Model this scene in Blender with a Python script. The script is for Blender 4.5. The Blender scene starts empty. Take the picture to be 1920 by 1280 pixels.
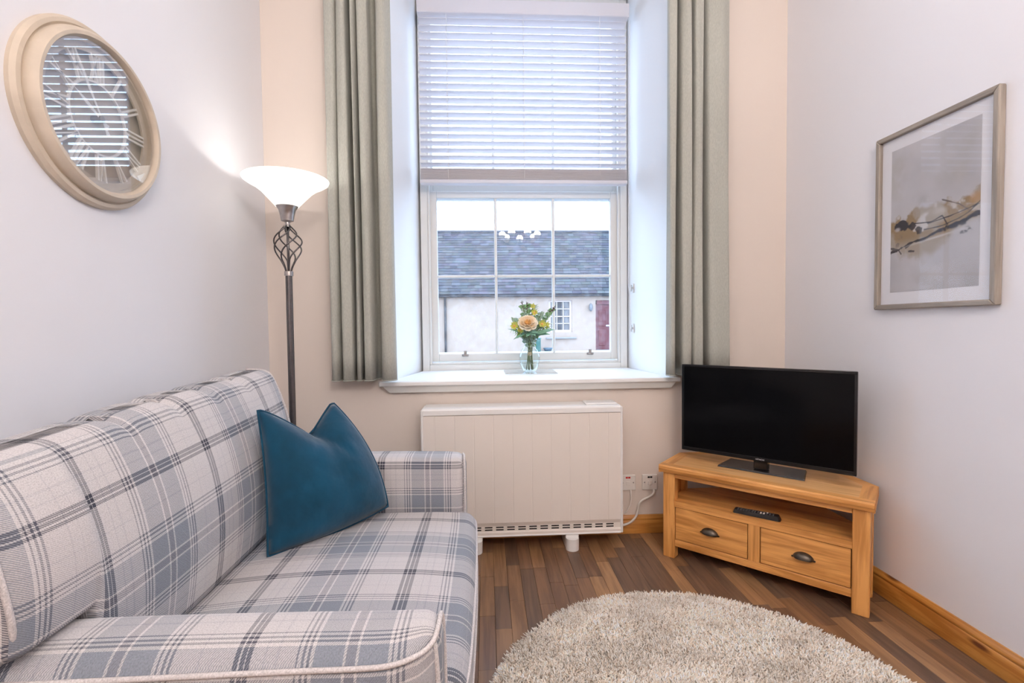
import bpy, bmesh, math, random
import numpy as np
from mathutils import Vector, Matrix
random.seed(7); rng = np.random.default_rng(7)
sc = bpy.context.scene
PI = math.pi
# ------------------------------------------------------------------ camera
CAM_H = 1.16
yaw, pit, roll = math.radians(3.1), math.radians(-1.94), 0.011
F = Vector((math.sin(yaw)*math.cos(pit), math.cos(yaw)*math.cos(pit), math.sin(pit)))
R0 = Vector((math.cos(yaw), -math.sin(yaw), 0)); U0 = R0.cross(F)
Rv = R0*math.cos(roll) - U0*math.sin(roll); Uv = U0*math.cos(roll) + R0*math.sin(roll)
cam = bpy.data.cameras.new('camera'); camo = bpy.data.objects.new('camera', cam)
sc.collection.objects.link(camo)
cam.sensor_width = 36; cam.lens = 900*36/1920; cam.clip_start = .02; cam.clip_end = 300
camo.matrix_world = Matrix(((Rv.x, Uv.x, -F.x, 0), (Rv.y, Uv.y, -F.y, 0), (Rv.z, Uv.z, -F.z, CAM_H), (0, 0, 0, 1)))
sc.camera = camo
# ------------------------------------------------------------------ sky, lamps, exposure
SKY = 7.6; SKY_COL = (.56, .75, 1.0)
CHANDELIER_W = 43; CHANDELIER_COL = (1, .90, .85)
LAMP_W = 1.5; LAMP_COL = (1, .95, .90)
sc.view_settings.view_transform = 'Standard'; sc.view_settings.look = 'None'
sc.view_settings.exposure = 0.0; sc.view_settings.gamma = 1; sc.view_settings.use_curve_mapping = False
w = bpy.data.worlds.new('overcast_sky'); sc.world = w; w.use_nodes = True
nt = w.node_tree; nt.nodes.clear()
N = nt.nodes.new; L = nt.links.new
tc = N('ShaderNodeTexCoord'); nz = N('ShaderNodeTexNoise'); nz.inputs['Scale'].default_value = 2.2; nz.inputs['Detail'].default_value = 5
rp = N('ShaderNodeValToRGB'); rp.color_ramp.elements[0].position = .35; rp.color_ramp.elements[0].color = (SKY_COL[0]*.86, SKY_COL[1]*.88, SKY_COL[2]*.92, 1)
rp.color_ramp.elements[1].position = .65; rp.color_ramp.elements[1].color = (*SKY_COL, 1)
bg = N('ShaderNodeBackground'); bg.inputs[1].default_value = SKY; wo = N('ShaderNodeOutputWorld')
L(tc.outputs['Generated'], nz.inputs['Vector']); L(nz.outputs['Fac'], rp.inputs[0]); L(rp.outputs[0], bg.inputs[0]); L(bg.outputs[0], wo.inputs[0])
sc.cycles.max_bounces = 10; sc.cycles.diffuse_bounces = 5; sc.cycles.transparent_max_bounces = 16
sc.cycles.glossy_bounces = 4; sc.cycles.transmission_bounces = 8
sc.cycles.sample_clamp_indirect = 6; sc.cycles.caustics_refractive = False; sc.cycles.caustics_reflective = False
sc.cycles.use_denoising = True

# ------------------------------------------------------------------ helpers
WM = {}
def link(o): sc.collection.objects.link(o); return o
def tag(o, label=None, cat=None, group=None, kind=None):
    if label: o['label'] = label
    if cat: o['category'] = cat
    if group: o['group'] = group
    if kind: o['kind'] = kind
    return o
def thing(name, label, cat, loc=(0, 0, 0), rz=0, group=None):
    o = bpy.data.objects.new(name, None); link(o); o.empty_display_size = .05
    o.location = loc; o.rotation_euler = (0, 0, rz)
    WM[o.name] = Matrix.Translation(loc) @ Matrix.Rotation(rz, 4, 'Z')
    return tag(o, label, cat, group)
class MB:
    def __init__(s): s.v = []; s.f = []; s.uv = {}
    def add(s, vs, fs, uvs=None):
        b = len(s.v); s.v += [tuple(p) for p in vs]
        for k, f in enumerate(fs):
            if uvs: s.uv[len(s.f)] = uvs[k]
            s.f.append(tuple(b+i for i in f))
        return s
    def box(s, x0, x1, y0, y1, z0, z1, M=None, b=0):
        if b:
            b = min(b, (x1-x0)*.45, (y1-y0)*.45, (z1-z0)*.45)
            vs, fs = bevbox(x0, x1, y0, y1, z0, z1, b)
        else:
            vs = [(x, y, z) for z in (z0, z1) for y in (y0, y1) for x in (x0, x1)]
            fs = [(0, 2, 3, 1), (4, 5, 7, 6), (0, 1, 5, 4), (2, 6, 7, 3), (0, 4, 6, 2), (1, 3, 7, 5)]
        if M is not None: vs = [M @ Vector(p) for p in vs]
        return s.add(vs, fs)
    def tube(s, path, r, n=8, cap=True, closed=False):
        P = [Vector(p) for p in path]; m = len(P)
        rr = r if hasattr(r, '__len__') else [r]*m
        vs = []; up = None
        for i in range(m):
            if closed: t = P[(i+1) % m]-P[i-1]
            else: t = P[min(i+1, m-1)]-P[max(i-1, 0)]
            t.normalize()
            if up is None:
                up = t.orthogonal().normalized()
            up = (up - t*up.dot(t))
            if up.length < 1e-6: up = t.orthogonal()
            up.normalize(); sd = t.cross(up)
            for k in range(n):
                a = 2*PI*k/n; vs.append(P[i]+(up*math.cos(a)+sd*math.sin(a))*rr[i])
        fs = []
        for i in range(m if closed else m-1):
            j = (i+1) % m
            for k in range(n):
                l = (k+1) % n; fs.append((i*n+k, i*n+l, j*n+l, j*n+k))
        if cap and not closed: fs += [tuple(range(n))[::-1], tuple((m-1)*n+k for k in range(n))]
        return s.add(vs, fs)
    def lathe(s, prof, n=48, c=(0, 0, 0), axis='Z', closed=False):
        vs = []; m = len(prof)
        for (r, h) in prof:
            for k in range(n):
                a = 2*PI*k/n
                if axis == 'Z': vs.append((c[0]+r*math.cos(a), c[1]+r*math.sin(a), c[2]+h))
                elif axis == 'X': vs.append((c[0]+h, c[1]+r*math.cos(a), c[2]+r*math.sin(a)))
                else: vs.append((c[0]+r*math.sin(a), c[1]+h, c[2]+r*math.cos(a)))
        fs = []
        for i in range(m if closed else m-1):
            j = (i+1) % m
            for k in range(n):
                l = (k+1) % n; fs.append((i*n+k, i*n+l, j*n+l, j*n+k))
        return s.add(vs, fs)
    def prism(s, poly, z0, z1):
        n = len(poly)
        vs = [(x, y, z0) for x, y in poly]+[(x, y, z1) for x, y in poly]
        return s.add(vs, [tuple(range(n))[::-1], tuple(range(n, 2*n))]+[(i, (i+1) % n, n+(i+1) % n, n+i) for i in range(n)])
    def extrude(s, prof, axis, a0, a1):
        """closed 2D profile swept along an axis: axis X -> prof=(y,z); axis Y -> prof=(x,z)"""
        n = len(prof); q = (lambda a, p: (a, p[0], p[1])) if axis == 'X' else (lambda a, p: (p[0], a, p[1]))
        vs = [q(a0, p) for p in prof]+[q(a1, p) for p in prof]
        return s.add(vs, [tuple(range(n))[::-1], tuple(range(n, 2*n))]+[(i, (i+1) % n, n+(i+1) % n, n+i) for i in range(n)])
    def ball(s, c, r, n=8, m=6, sx=1, sy=1, sz=1):
        vs = [(c[0], c[1], c[2]-r*sz)]
        for i in range(1, m):
            t = -PI/2+PI*i/m
            for k in range(n):
                a = 2*PI*k/n; vs.append((c[0]+r*sx*math.cos(t)*math.cos(a), c[1]+r*sy*math.cos(t)*math.sin(a), c[2]+r*sz*math.sin(t)))
        vs.append((c[0], c[1], c[2]+r*sz)); fs = []
        for k in range(n):
            l = (k+1) % n; fs.append((0, 1+l, 1+k)); fs.append((len(vs)-1, 1+(m-2)*n+k, 1+(m-2)*n+l))
            for i in range(m-2): fs.append((1+i*n+k, 1+i*n+l, 1+(i+1)*n+l, 1+(i+1)*n+k))
        return s.add(vs, fs)
    def build(s, name, m, parent=None, world=True, smooth=False, angle=None, recalc=True):
        me = bpy.data.meshes.new(name); me.from_pydata(s.v, [], s.f)
        if s.uv:
            ul = me.uv_layers.new(name='uv')
            for p in me.polygons:
                q = s.uv.get(p.index)
                if q:
                    for li, c in zip(p.loop_indices, q): ul.data[li].uv = c
        if recalc and not s.uv:
            b = bmesh.new(); b.from_mesh(me); bmesh.ops.recalc_face_normals(b, faces=b.faces); b.to_mesh(me); b.free()
        if smooth:
            me.polygons.foreach_set('use_smooth', [True]*len(me.polygons))
            if angle is not None: me.set_sharp_from_angle(angle=math.radians(angle))
        me.materials.append(m)
        o = link(bpy.data.objects.new(name, me))
        if parent is not None:
            o.parent = parent
            if world:
                o.matrix_parent_inverse = WM[parent.name].inverted(); WM[o.name] = Matrix.Identity(4)
            else: WM[o.name] = WM[parent.name]
        else: WM[o.name] = Matrix.Identity(4)
        return o
_bb = {}
def bevbox(x0, x1, y0, y1, z0, z1, b):
    """box with chamfered edges: 24 verts"""
    vs = []; idx = {}
    X = (x0, x1); Y = (y0, y1); Z = (z0, z1)
    for i in (0, 1):
        for j in (0, 1):
            for k in (0, 1):
                sx, sy, sz = (1-2*i)*b, (1-2*j)*b, (1-2*k)*b
                x, y, z = X[i], Y[j], Z[k]
                for a, p in enumerate(((x, y+sy, z+sz), (x+sx, y, z+sz), (x+sx, y+sy, z))):
                    idx[(i, j, k, a)] = len(vs); vs.append(p)
    g = lambda i, j, k, a: idx[(i, j, k, a)]
    fs = []
    for i in (0, 1): fs.append((g(i,0,0,0), g(i,1,0,0), g(i,1,1,0), g(i,0,1,0)))
    for j in (0, 1): fs.append((g(0,j,0,1), g(1,j,0,1), g(1,j,1,1), g(0,j,1,1)))
    for k in (0, 1): fs.append((g(0,0,k,2), g(1,0,k,2), g(1,1,k,2), g(0,1,k,2)))
    for j in (0, 1):
        for k in (0, 1): fs.append((g(0,j,k,1), g(1,j,k,1), g(1,j,k,2), g(0,j,k,2)))
    for i in (0, 1):
        for k in (0, 1): fs.append((g(i,0,k,0), g(i,1,k,0), g(i,1,k,2), g(i,0,k,2)))
    for i in (0, 1):
        for j in (0, 1): fs.append((g(i,j,0,0), g(i,j,1,0), g(i,j,1,1), g(i,j,0,1)))
    for i in (0, 1):
        for j in (0, 1):
            for k in (0, 1): fs.append((g(i,j,k,0), g(i,j,k,1), g(i,j,k,2)))
    # fix winding so normals point away from the centre
    c = Vector(((x0+x1)/2, (y0+y1)/2, (z0+z1)/2)); out = []
    for f in fs:
        P = [Vector(vs[q]) for q in f]; n = (P[1]-P[0]).cross(P[2]-P[0]); m = sum(P, Vector())/len(P)
        out.append(f if n.dot(m-c) > 0 else f[::-1])
    return vs, out
def softbox(x0, x1, y0, y1, z0, z1, r, n=(10, 10, 6), deform=None, uvf=None, rs=5):
    """rounded box with a fine surface grid, optional deformation and uv function(rest point, rest normal)"""
    c = np.array([(x0+x1)/2, (y0+y1)/2, (z0+z1)/2]); h = np.array([(x1-x0)/2, (y1-y0)/2, (z1-z0)/2])
    ax = []
    for a in range(3):
        hi = h[a]-r
        e = [-h[a]+r*(1-math.tan((1-i/rs)*PI/4)) for i in range(rs)]
        mid = list(np.linspace(-hi, hi, n[a]+1))
        ax.append(e+mid+[-q for q in e[::-1]])
    vid = {}; V = []; Fc = []; UV = []; rest = []; rn = []
    def vert(i, j, k):
        if (i, j, k) in vid: return vid[(i, j, k)]
        p = np.array([ax[0][i], ax[1][j], ax[2][k]]); q = np.clip(p, -(h-r), h-r); d = p-q; l = np.linalg.norm(d)
        nn = d/l if l > 1e-9 else np.array([0, 0, 1.]); pp = q+nn*r
        vid[(i, j, k)] = len(V); rest.append(pp+c); rn.append(nn); V.append(deform(pp/h, pp+c, nn) if deform else pp+c)
        return vid[(i, j, k)]
    S = [len(a)-1 for a in ax]
    for a in range(3):
        b, d = [(1, 2), (2, 0), (0, 1)][a]
        for side in (0, 1):
            for i in range(S[b]):
                for j in range(S[d]):
                    ids = []
                    for (p, q) in ((i, j), (i+1, j), (i+1, j+1), (i, j+1)):
                        t = [0, 0, 0]; t[a] = S[a]*side; t[b] = p; t[d] = q; ids.append(vert(*t))
                    if not side: ids = ids[::-1]
                    Fc.append(tuple(ids))
                    if uvf:
                        nf = sum(rn[q] for q in ids); k = int(np.argmax(np.abs(nf)))
                        UV.append([uvf(rest[q], k, nf[k]) for q in ids])
    return V, Fc, (UV if uvf else None)

# ------------------------------------------------------------------ materials
def mat(name, col=(.8, .8, .8), rough=.6, metal=0, noise=None, bump=None, spec=.5, coat=0, emit=None, estr=0, sheen=0, trans=0, ior=1.45, alpha=None):
    m = bpy.data.materials.new(name); m.use_nodes = True; t = m.node_tree; p = t.nodes['Principled BSDF']
    p.inputs['Base Color'].default_value = (*col, 1); p.inputs['Roughness'].default_value = rough; p.inputs['Metallic'].default_value = metal
    p.inputs['Specular IOR Level'].default_value = spec; p.inputs['Coat Weight'].default_value = coat; p.inputs['IOR'].default_value = ior
    p.inputs['Sheen Weight'].default_value = sheen; p.inputs['Transmission Weight'].default_value = trans
    if emit: p.inputs['Emission Color'].default_value = (*emit, 1); p.inputs['Emission Strength'].default_value = estr
    tcn = t.nodes.new('ShaderNodeTexCoord')
    if noise:
        scale, amt = noise[:2]; nn = t.nodes.new('ShaderNodeTexNoise'); nn.inputs['Scale'].default_value = scale; nn.inputs['Detail'].default_value = 4
        mp = t.nodes.new('ShaderNodeMapping'); mp.inputs['Scale'].default_value = noise[2] if len(noise) > 2 else (1, 1, 1)
        t.links.new(tcn.outputs['Object'], mp.inputs[0]); t.links.new(mp.outputs[0], nn.inputs['Vector'])
        r = t.nodes.new('ShaderNodeValToRGB'); r.color_ramp.elements[0].position = .3; r.color_ramp.elements[1].position = .7
        r.color_ramp.elements[0].color = (*[c*(1-amt) for c in col], 1); r.color_ramp.elements[1].color = (*[min(1, c*(1+amt)) for c in col], 1)
        t.links.new(nn.outputs['Fac'], r.inputs[0]); t.links.new(r.outputs[0], p.inputs['Base Color'])
    if bump:
        nb = t.nodes.new('ShaderNodeTexNoise'); nb.inputs['Scale'].default_value = bump[0]; nb.inputs['Detail'].default_value = 3
        bp = t.nodes.new('ShaderNodeBump'); bp.inputs['Strength'].default_value = bump[1]; bp.inputs['Distance'].default_value = bump[2] if len(bump) > 2 else .002
        t.links.new(tcn.outputs['Object'], nb.inputs['Vector']); t.links.new(nb.outputs['Fac'], bp.inputs['Height']); t.links.new(bp.outputs[0], p.inputs['Normal'])
    return m
def wood(name, base, dark, scale=1.0, axis='X', rough=.42, knots=False, obj_random=False):
    m = bpy.data.materials.new(name); m.use_nodes = True; t = m.node_tree; p = t.nodes['Principled BSDF']; n = t.nodes.new; l = t.links.new
    tcn = n('ShaderNodeTexCoord'); mp = n('ShaderNodeMapping')
    s = [26, 26, 26]; s['XYZ'.index(axis)] = 2.2; mp.inputs['Scale'].default_value = [q*scale for q in s]
    l(tcn.outputs['Object'], mp.inputs[0])
    n1 = n('ShaderNodeTexNoise'); n1.inputs['Scale'].default_value = 1; n1.inputs['Detail'].default_value = 6; n1.inputs['Distortion'].default_value = 1.2
    mp2 = n('ShaderNodeMapping'); s2 = [150, 150, 150]; s2['XYZ'.index(axis)] = 6; mp2.inputs['Scale'].default_value = [q*scale for q in s2]; l(tcn.outputs['Object'], mp2.inputs[0])
    n2 = n('ShaderNodeTexNoise'); n2.inputs['Scale'].default_value = 1; n2.inputs['Detail'].default_value = 3
    l(mp.outputs[0], n1.inputs['Vector']); l(mp2.outputs[0], n2.inputs['Vector'])
    mm = n('ShaderNodeMath'); mm.operation = 'MULTIPLY_ADD'; l(n1.outputs['Fac'], mm.inputs[0]); mm.inputs[1].default_value = .7
    m2 = n('ShaderNodeMath'); m2.operation = 'MULTIPLY'; l(n2.outputs['Fac'], m2.inputs[0]); m2.inputs[1].default_value = .3; l(m2.outputs[0], mm.inputs[2])
    r = n('ShaderNodeValToRGB'); r.color_ramp.elements[0].position = .40; r.color_ramp.elements[0].color = (*dark, 1)
    r.color_ramp.elements[1].position = .58; r.color_ramp.elements[1].color = (*base, 1); l(mm.outputs[0], r.inputs[0])
    out = r.outputs[0]
    if knots:
        vo = n('ShaderNodeTexVoronoi'); vo.inputs['Scale'].default_value = 1; mk = n('ShaderNodeMapping'); sk = [11, 11, 11]; sk['XYZ'.index(axis)] = 3.2; mk.inputs['Scale'].default_value = sk
        l(tcn.outputs['Object'], mk.inputs[0]); l(mk.outputs[0], vo.inputs['Vector'])
        rk = n('ShaderNodeValToRGB'); rk.color_ramp.elements[0].position = .06; rk.color_ramp.elements[0].color = (.25, .13, .08, 1); rk.color_ramp.elements[1].position = .15; rk.color_ramp.elements[1].color = (1, 1, 1, 1)
        l(vo.outputs['Distance'], rk.inputs[0]); mx = n('ShaderNodeMix'); mx.data_type = 'RGBA'; mx.blend_type = 'MULTIPLY'; mx.inputs[0].default_value = 1
        l(out, mx.inputs[6]); l(rk.outputs[0], mx.inputs[7]); out = mx.outputs[2]
    l(out, p.inputs['Base Color']); p.inputs['Roughness'].default_value = rough
    bp = n('ShaderNodeBump'); bp.inputs['Strength'].default_value = .12; bp.inputs['Distance'].default_value = .001; l(mm.outputs[0], bp.inputs['Height']); l(bp.outputs[0], p.inputs['Normal'])
    return m
def glassy(name, ior=1.5, tint=(1, 1, 1), rough=0.0, dirt=0):
    m = bpy.data.materials.new(name); m.use_nodes = True; t = m.node_tree; t.nodes.clear(); n = t.nodes.new; l = t.links.new
    o = n('ShaderNodeOutputMaterial'); tr = n('ShaderNodeBsdfTransparent'); tr.inputs[0].default_value = (*tint, 1)
    g = n('ShaderNodeBsdfGlossy'); g.inputs['Roughness'].default_value = rough; ge = n('ShaderNodeNewGeometry'); dt = n('ShaderNodeVectorMath'); dt.operation = 'DOT_PRODUCT'; l(ge.outputs['Incoming'], dt.inputs[0]); l(ge.outputs['Normal'], dt.inputs[1])
    ab = n('ShaderNodeMath'); ab.operation = 'ABSOLUTE'; l(dt.outputs['Value'], ab.inputs[0]); om = n('ShaderNodeMath'); om.operation = 'SUBTRACT'; om.inputs[0].default_value = 1; l(ab.outputs[0], om.inputs[1])
    pw = n('ShaderNodeMath'); pw.operation = 'POWER'; l(om.outputs[0], pw.inputs[0]); pw.inputs[1].default_value = 5; F0 = ((ior-1)/(ior+1))**2
    fr = n('ShaderNodeMath'); fr.operation = 'MULTIPLY_ADD'; l(pw.outputs[0], fr.inputs[0]); fr.inputs[1].default_value = 1-F0; fr.inputs[2].default_value = F0
    mx = n('ShaderNodeMixShader'); l(fr.outputs[0], mx.inputs[0]); l(tr.outputs[0], mx.inputs[1]); l(g.outputs[0], mx.inputs[2]); last = mx
    if dirt:
        df = n('ShaderNodeBsdfTranslucent'); df.inputs[0].default_value = (.8, .85, .9, 1); tcn = n('ShaderNodeTexCoord'); nn = n('ShaderNodeTexNoise'); nn.inputs['Scale'].default_value = 28; nn.inputs['Detail'].default_value = 8
        r = n('ShaderNodeValToRGB'); r.color_ramp.elements[0].position = .42; r.color_ramp.elements[0].color = (0, 0, 0, 1); r.color_ramp.elements[1].position = .8; r.color_ramp.elements[1].color = (dirt, dirt, dirt, 1)
        l(tcn.outputs['Object'], nn.inputs['Vector']); l(nn.outputs['Fac'], r.inputs[0])
        m2 = n('ShaderNodeMixShader'); l(r.outputs[0], m2.inputs[0]); l(mx.outputs[0], m2.inputs[1]); l(df.outputs[0], m2.inputs[2]); last = m2
    l(last.outputs[0], o.inputs[0]); return m
TP = .385
def tartan():
    m = bpy.data.materials.new('tartan_weave'); m.use_nodes = True; t = m.node_tree; p = t.nodes['Principled BSDF']; n = t.nodes.new; l = t.links.new
    G = (.63, .60, .60); G2 = (.52, .50, .52); D = (.042, .044, .065); B = (.23, .255, .30); B2 = (.19, .195, .23); B3 = (.13, .135, .165); Lc = (.66, .64, .64)
    st = [(0, D), (.018, Lc), (.024, D), (.044, Lc), (.050, D), (.068, G), (.125, G2), (.132, G), (.175, G2), (.184, G),
          (.262, B3), (.273, Lc), (.287, B3), (.298, Lc), (.312, B3), (.323, Lc), (.338, B), (.468, Lc), (.480, B2), (.520, Lc), (.532, B),
          (.662, Lc), (.676, B3), (.687, Lc), (.701, B3), (.712, Lc), (.726, B3), (.737, G), (.845, G2), (.852, G), (.90, G2), (.905, G)]
    uvn = n('ShaderNodeUVMap'); uvn.uv_map = 'uv'; sp = n('ShaderNodeSeparateXYZ'); l(uvn.outputs[0], sp.inputs[0])
    outs = []
    for i in (0, 1):
        d = n('ShaderNodeMath'); d.operation = 'DIVIDE'; d.inputs[1].default_value = TP; l(sp.outputs[i], d.inputs[0])
        f = n('ShaderNodeMath'); f.operation = 'FRACT'; l(d.outputs[0], f.inputs[0])
        r = n('ShaderNodeValToRGB'); cr = r.color_ramp; cr.interpolation = 'CONSTANT'
        while len(cr.elements) < len(st): cr.elements.new(.5)
        for e, (q, c) in zip(cr.elements, st): e.position = q
        for e, (q, c) in zip(cr.elements, st): e.position = q; e.color = (*c, 1)
        l(f.outputs[0], r.inputs[0]); outs.append(r.outputs[0])
    a = n('ShaderNodeMath'); a.operation = 'ADD'; l(sp.outputs[0], a.inputs[0]); l(sp.outputs[1], a.inputs[1])
    s = n('ShaderNodeMath'); s.operation = 'MULTIPLY'; s.inputs[1].default_value = 2*PI/.0042; l(a.outputs[0], s.inputs[0])
    sn = n('ShaderNodeMath'); sn.operation = 'SINE'; l(s.outputs[0], sn.inputs[0])
    ma = n('ShaderNodeMath'); ma.operation = 'MULTIPLY_ADD'; ma.inputs[1].default_value = .38; ma.inputs[2].default_value = .5; l(sn.outputs[0], ma.inputs[0])
    mx = n('ShaderNodeMix'); mx.data_type = 'RGBA'; l(ma.outputs[0], mx.inputs[0]); l(outs[0], mx.inputs[6]); l(outs[1], mx.inputs[7])
    nn = n('ShaderNodeTexNoise'); nn.inputs['Scale'].default_value = 420; l(uvn.outputs[0], nn.inputs['Vector'])
    r2 = n('ShaderNodeValToRGB'); r2.color_ramp.elements[0].color = (.72, .72, .72, 1); r2.color_ramp.elements[1].color = (1.0, 1.0, 1.0, 1); r2.color_ramp.elements[0].position = .3; r2.color_ramp.elements[1].position = .6; l(nn.outputs['Fac'], r2.inputs[0])
    m3 = n('ShaderNodeMix'); m3.data_type = 'RGBA'; m3.blend_type = 'MULTIPLY'; m3.inputs[0].default_value = 1; l(mx.outputs[2], m3.inputs[6]); l(r2.outputs[0], m3.inputs[7])
    l(m3.outputs[2], p.inputs['Base Color']); p.inputs['Roughness'].default_value = .9; p.inputs['Sheen Weight'].default_value = .15; p.inputs['Specular IOR Level'].default_value = .2
    bp = n('ShaderNodeBump'); bp.inputs['Strength'].default_value = .25; bp.inputs['Distance'].default_value = .001; l(sn.outputs[0], bp.inputs['Height']); l(bp.outputs[0], p.inputs['Normal'])
    return m
M = {}
M['wall'] = mat('wall_paint_lamp_tint', (.735, .655, .59), .85, bump=(180, .05), spec=.25)  # same paint as the side walls, warm lamp light mixed into the colour
M['wall_day_tint'] = mat('wall_paint_day_tint', (.85, .85, .89), .85, bump=(180, .05), spec=.25)  # same wall paint, cool window light mixed into the colour
M['wall_left'] = mat('wall_paint_left_day_tint', (.79, .79, .82), .85, bump=(180, .05), spec=.25)  # same paint, window cool mixed in, darkened to offset the lamp glow
M['white_paint'] = mat('white_gloss_paint', (.84, .84, .83), .4, bump=(60, .03))
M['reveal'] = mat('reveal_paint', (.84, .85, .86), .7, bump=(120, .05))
M['frame_paint'] = mat('sash_paint', (.74, .735, .71), .45, bump=(60, .03))
M['ceil'] = mat('ceiling_paint', (.85, .84, .82), .9, bump=(150, .05))
M['pane'] = glassy('window_glass', 1.5, dirt=.045)
M['pic_glass'] = glassy('picture_glass', 1.12)
M['clock_glass'] = glassy('clock_glass', 2.15)
M['slat'] = None
def slatmat():
    m = bpy.data.materials.new('blind_slat'); m.use_nodes = True; t = m.node_tree; t.nodes.clear(); n = t.nodes.new; l = t.links.new
    o = n('ShaderNodeOutputMaterial'); d = n('ShaderNodeBsdfPrincipled'); d.inputs['Base Color'].default_value = (.84, .81, .82, 1); d.inputs['Roughness'].default_value = .4
    tr = n('ShaderNodeBsdfTranslucent'); tr.inputs[0].default_value = (.9, .88, .9, 1); mx = n('ShaderNodeMixShader'); mx.inputs[0].default_value = .40
    l(d.outputs[0], mx.inputs[1]); l(tr.outputs[0], mx.inputs[2]); l(mx.outputs[0], o.inputs[0]); return m
M['slat'] = slatmat()
M['cord'] = mat('blind_cord', (.85, .84, .84), .8, noise=(90, .05))
M['curtain'] = mat('curtain_linen', (.41, .415, .37), .95, noise=(300, .10, (1, 1, .25)), bump=(700, .25, .001), spec=.1, sheen=.2)
M['heater'] = mat('heater_enamel', (.79, .73, .67), .45, bump=(200, .03))
M['heater_edge'] = mat('heater_top_enamel', (.84, .83, .81), .35, bump=(200, .03))
M['dark_slot'] = mat('dark_slot', (.015, .013, .012), .8, noise=(40, .2))
M['plastic'] = mat('white_plastic', (.80, .77, .73), .35, noise=(20, .02))
M['red'] = mat('red_neon', (.5, .02, .02), .3, noise=(50, .1))
M['cable'] = mat('cable_sheath', (.78, .73, .67), .5, noise=(30, .04))
M['pine'] = wood('varnished_pine', (.52, .24, .055), (.36, .135, .025), 1, 'Y', .3, knots=True)
M['pine_x'] = wood('varnished_pine_back', (.52, .24, .055), (.36, .135, .025), 1, 'X', .3, knots=True)
OB, OD = (.76, .375, .115), (.48, .205, .050)
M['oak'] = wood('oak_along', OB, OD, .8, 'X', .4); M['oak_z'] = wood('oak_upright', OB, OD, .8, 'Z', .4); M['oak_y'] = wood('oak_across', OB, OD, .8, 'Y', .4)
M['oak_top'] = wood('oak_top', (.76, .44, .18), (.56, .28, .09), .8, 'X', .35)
M['bronze'] = mat('antique_bronze', (.10, .085, .07), .38, .9, noise=(40, .3))
M['nickel'] = mat('brushed_nickel', (.42, .39, .38), .3, 1, noise=(60, .12), bump=(200, .05))
M['pole'] = mat('dark_nickel', (.13, .12, .12), .32, 1, noise=(60, .12))
M['screen'] = mat('tv_screen', (.002, .002, .0025), .12, spec=.15, noise=(2, .1))
M['tvblack'] = mat('tv_gloss_black', (.006, .006, .007), .18, noise=(10, .1))
M['tvbase'] = mat('tv_base_metal', (.035, .032, .032), .25, .4, noise=(8, .1))
M['logo'] = mat('logo_silver', (.7, .7, .72), .3, .3, noise=(10, .05))
M['rubber'] = mat('remote_black', (.012, .012, .013), .45, noise=(50, .2))
M['btn'] = mat('remote_button', (.06, .06, .065), .5, noise=(50, .2)); M['btnw'] = mat('remote_button_pale', (.75, .7, .68), .5, noise=(50, .1))
M['tartan'] = tartan()
M['piping'] = mat('piping_cloth', (.60, .565, .56), .9, noise=(350, .25), bump=(500, .2))
M['velvet'] = mat('teal_velvet', (.002, .045, .090), .8, noise=(9, .25), sheen=.22, spec=.2, bump=(11, .5, .012))
M['clock'] = mat('clock_cream', (.56, .48, .385), .55, noise=(14, .08, (1, 1, 1)))
M['clock_back'] = mat('clock_backing', (.42, .36, .29), .75, noise=(8, .08)); M['clock_num'] = mat('clock_numeral', (.80, .76, .70), .5, noise=(20, .05))
M['hand'] = mat('hand_white', (.85, .84, .80), .4, noise=(20, .04)); M['hubm'] = mat('hub_metal', (.25, .22, .18), .4, .7, noise=(20, .1))
M['silverwood'] = wood('silvered_wood', (.34, .295, .25), (.24, .205, .175), 1.4, 'Z', .45); M['silverwood_y'] = wood('silvered_wood_across', (.34, .295, .25), (.24, .205, .175), 1.4, 'Y', .45)
M['mount'] = mat('mount_card', (.80, .79, .82), .8, bump=(400, .05))
M['mirror'] = mat('mirror_tray', (.80, .84, .86), .05, .9, noise=(3, .02))
M['vase'] = glassy('clear_glass', 1.45, tint=(.96, .985, .98))

# ------------------------------------------------------------------ room constants
XL, XR, YB, YF, ZC = -1.145, 1.672, 2.60, -3.2, 3.42
YW = 3.20                                     # window plane
RL0, RR0, RL1, RR1 = -.515, 1.015, -.415, .945  # reveal: left/right at the room face, left/right at the window
SZ, RZ = .868, 3.29                           # sill top, recess soffit
# ------------------------------------------------------------------ floor with single strips
fl = MB().box(XL-.05, XR+.05, YF-.05, YB+.05, -.06, -.012).build('floor', mat('floor_underlay', (.06, .045, .035), .8, noise=(5, .2))); tag(fl, kind='structure')
tones = [((.20, .108, .066), (.12, .062, .040)), ((.15, .086, .060), (.085, .050, .036)), ((.26, .143, .078), (.165, .085, .046)), ((.35, .20, .11), (.23, .125, .068)), ((.175, .105, .075), (.105, .062, .045))]
WT = [wood('walnut_strip_%d' % i, (a[0], a[1]*.98, a[2]*.86), (b[0], b[1]*.98, b[2]*.86), .8, 'Y', .36) for i, (a, b) in enumerate(tones)]
SW = .0625; x = XL-.02; fields = [MB() for _ in WT]; npl = 0
while x < XR:
    y = YF - random.random()*.5
    while y < YB:
        ln = random.choice([.24, .30, .36, .42, .52]); k = random.choices(range(5), [4, 4, 3, 2, 3])[0]
        y1 = min(y+ln, YB)
        b = bevbox(x+.0004, x+SW-.0004, y+.0004, y1-.0004, -.012, 0+random.uniform(-.0003, 0), .0008)
        if x > -.16 and y1 > 1.0 and npl < 290 and y1-y > .02:
            MB().add(*b).build('plank', WT[k], fl); npl += 1
        else: fields[k].add(*b)
        y = y1
    x += SW
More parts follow.
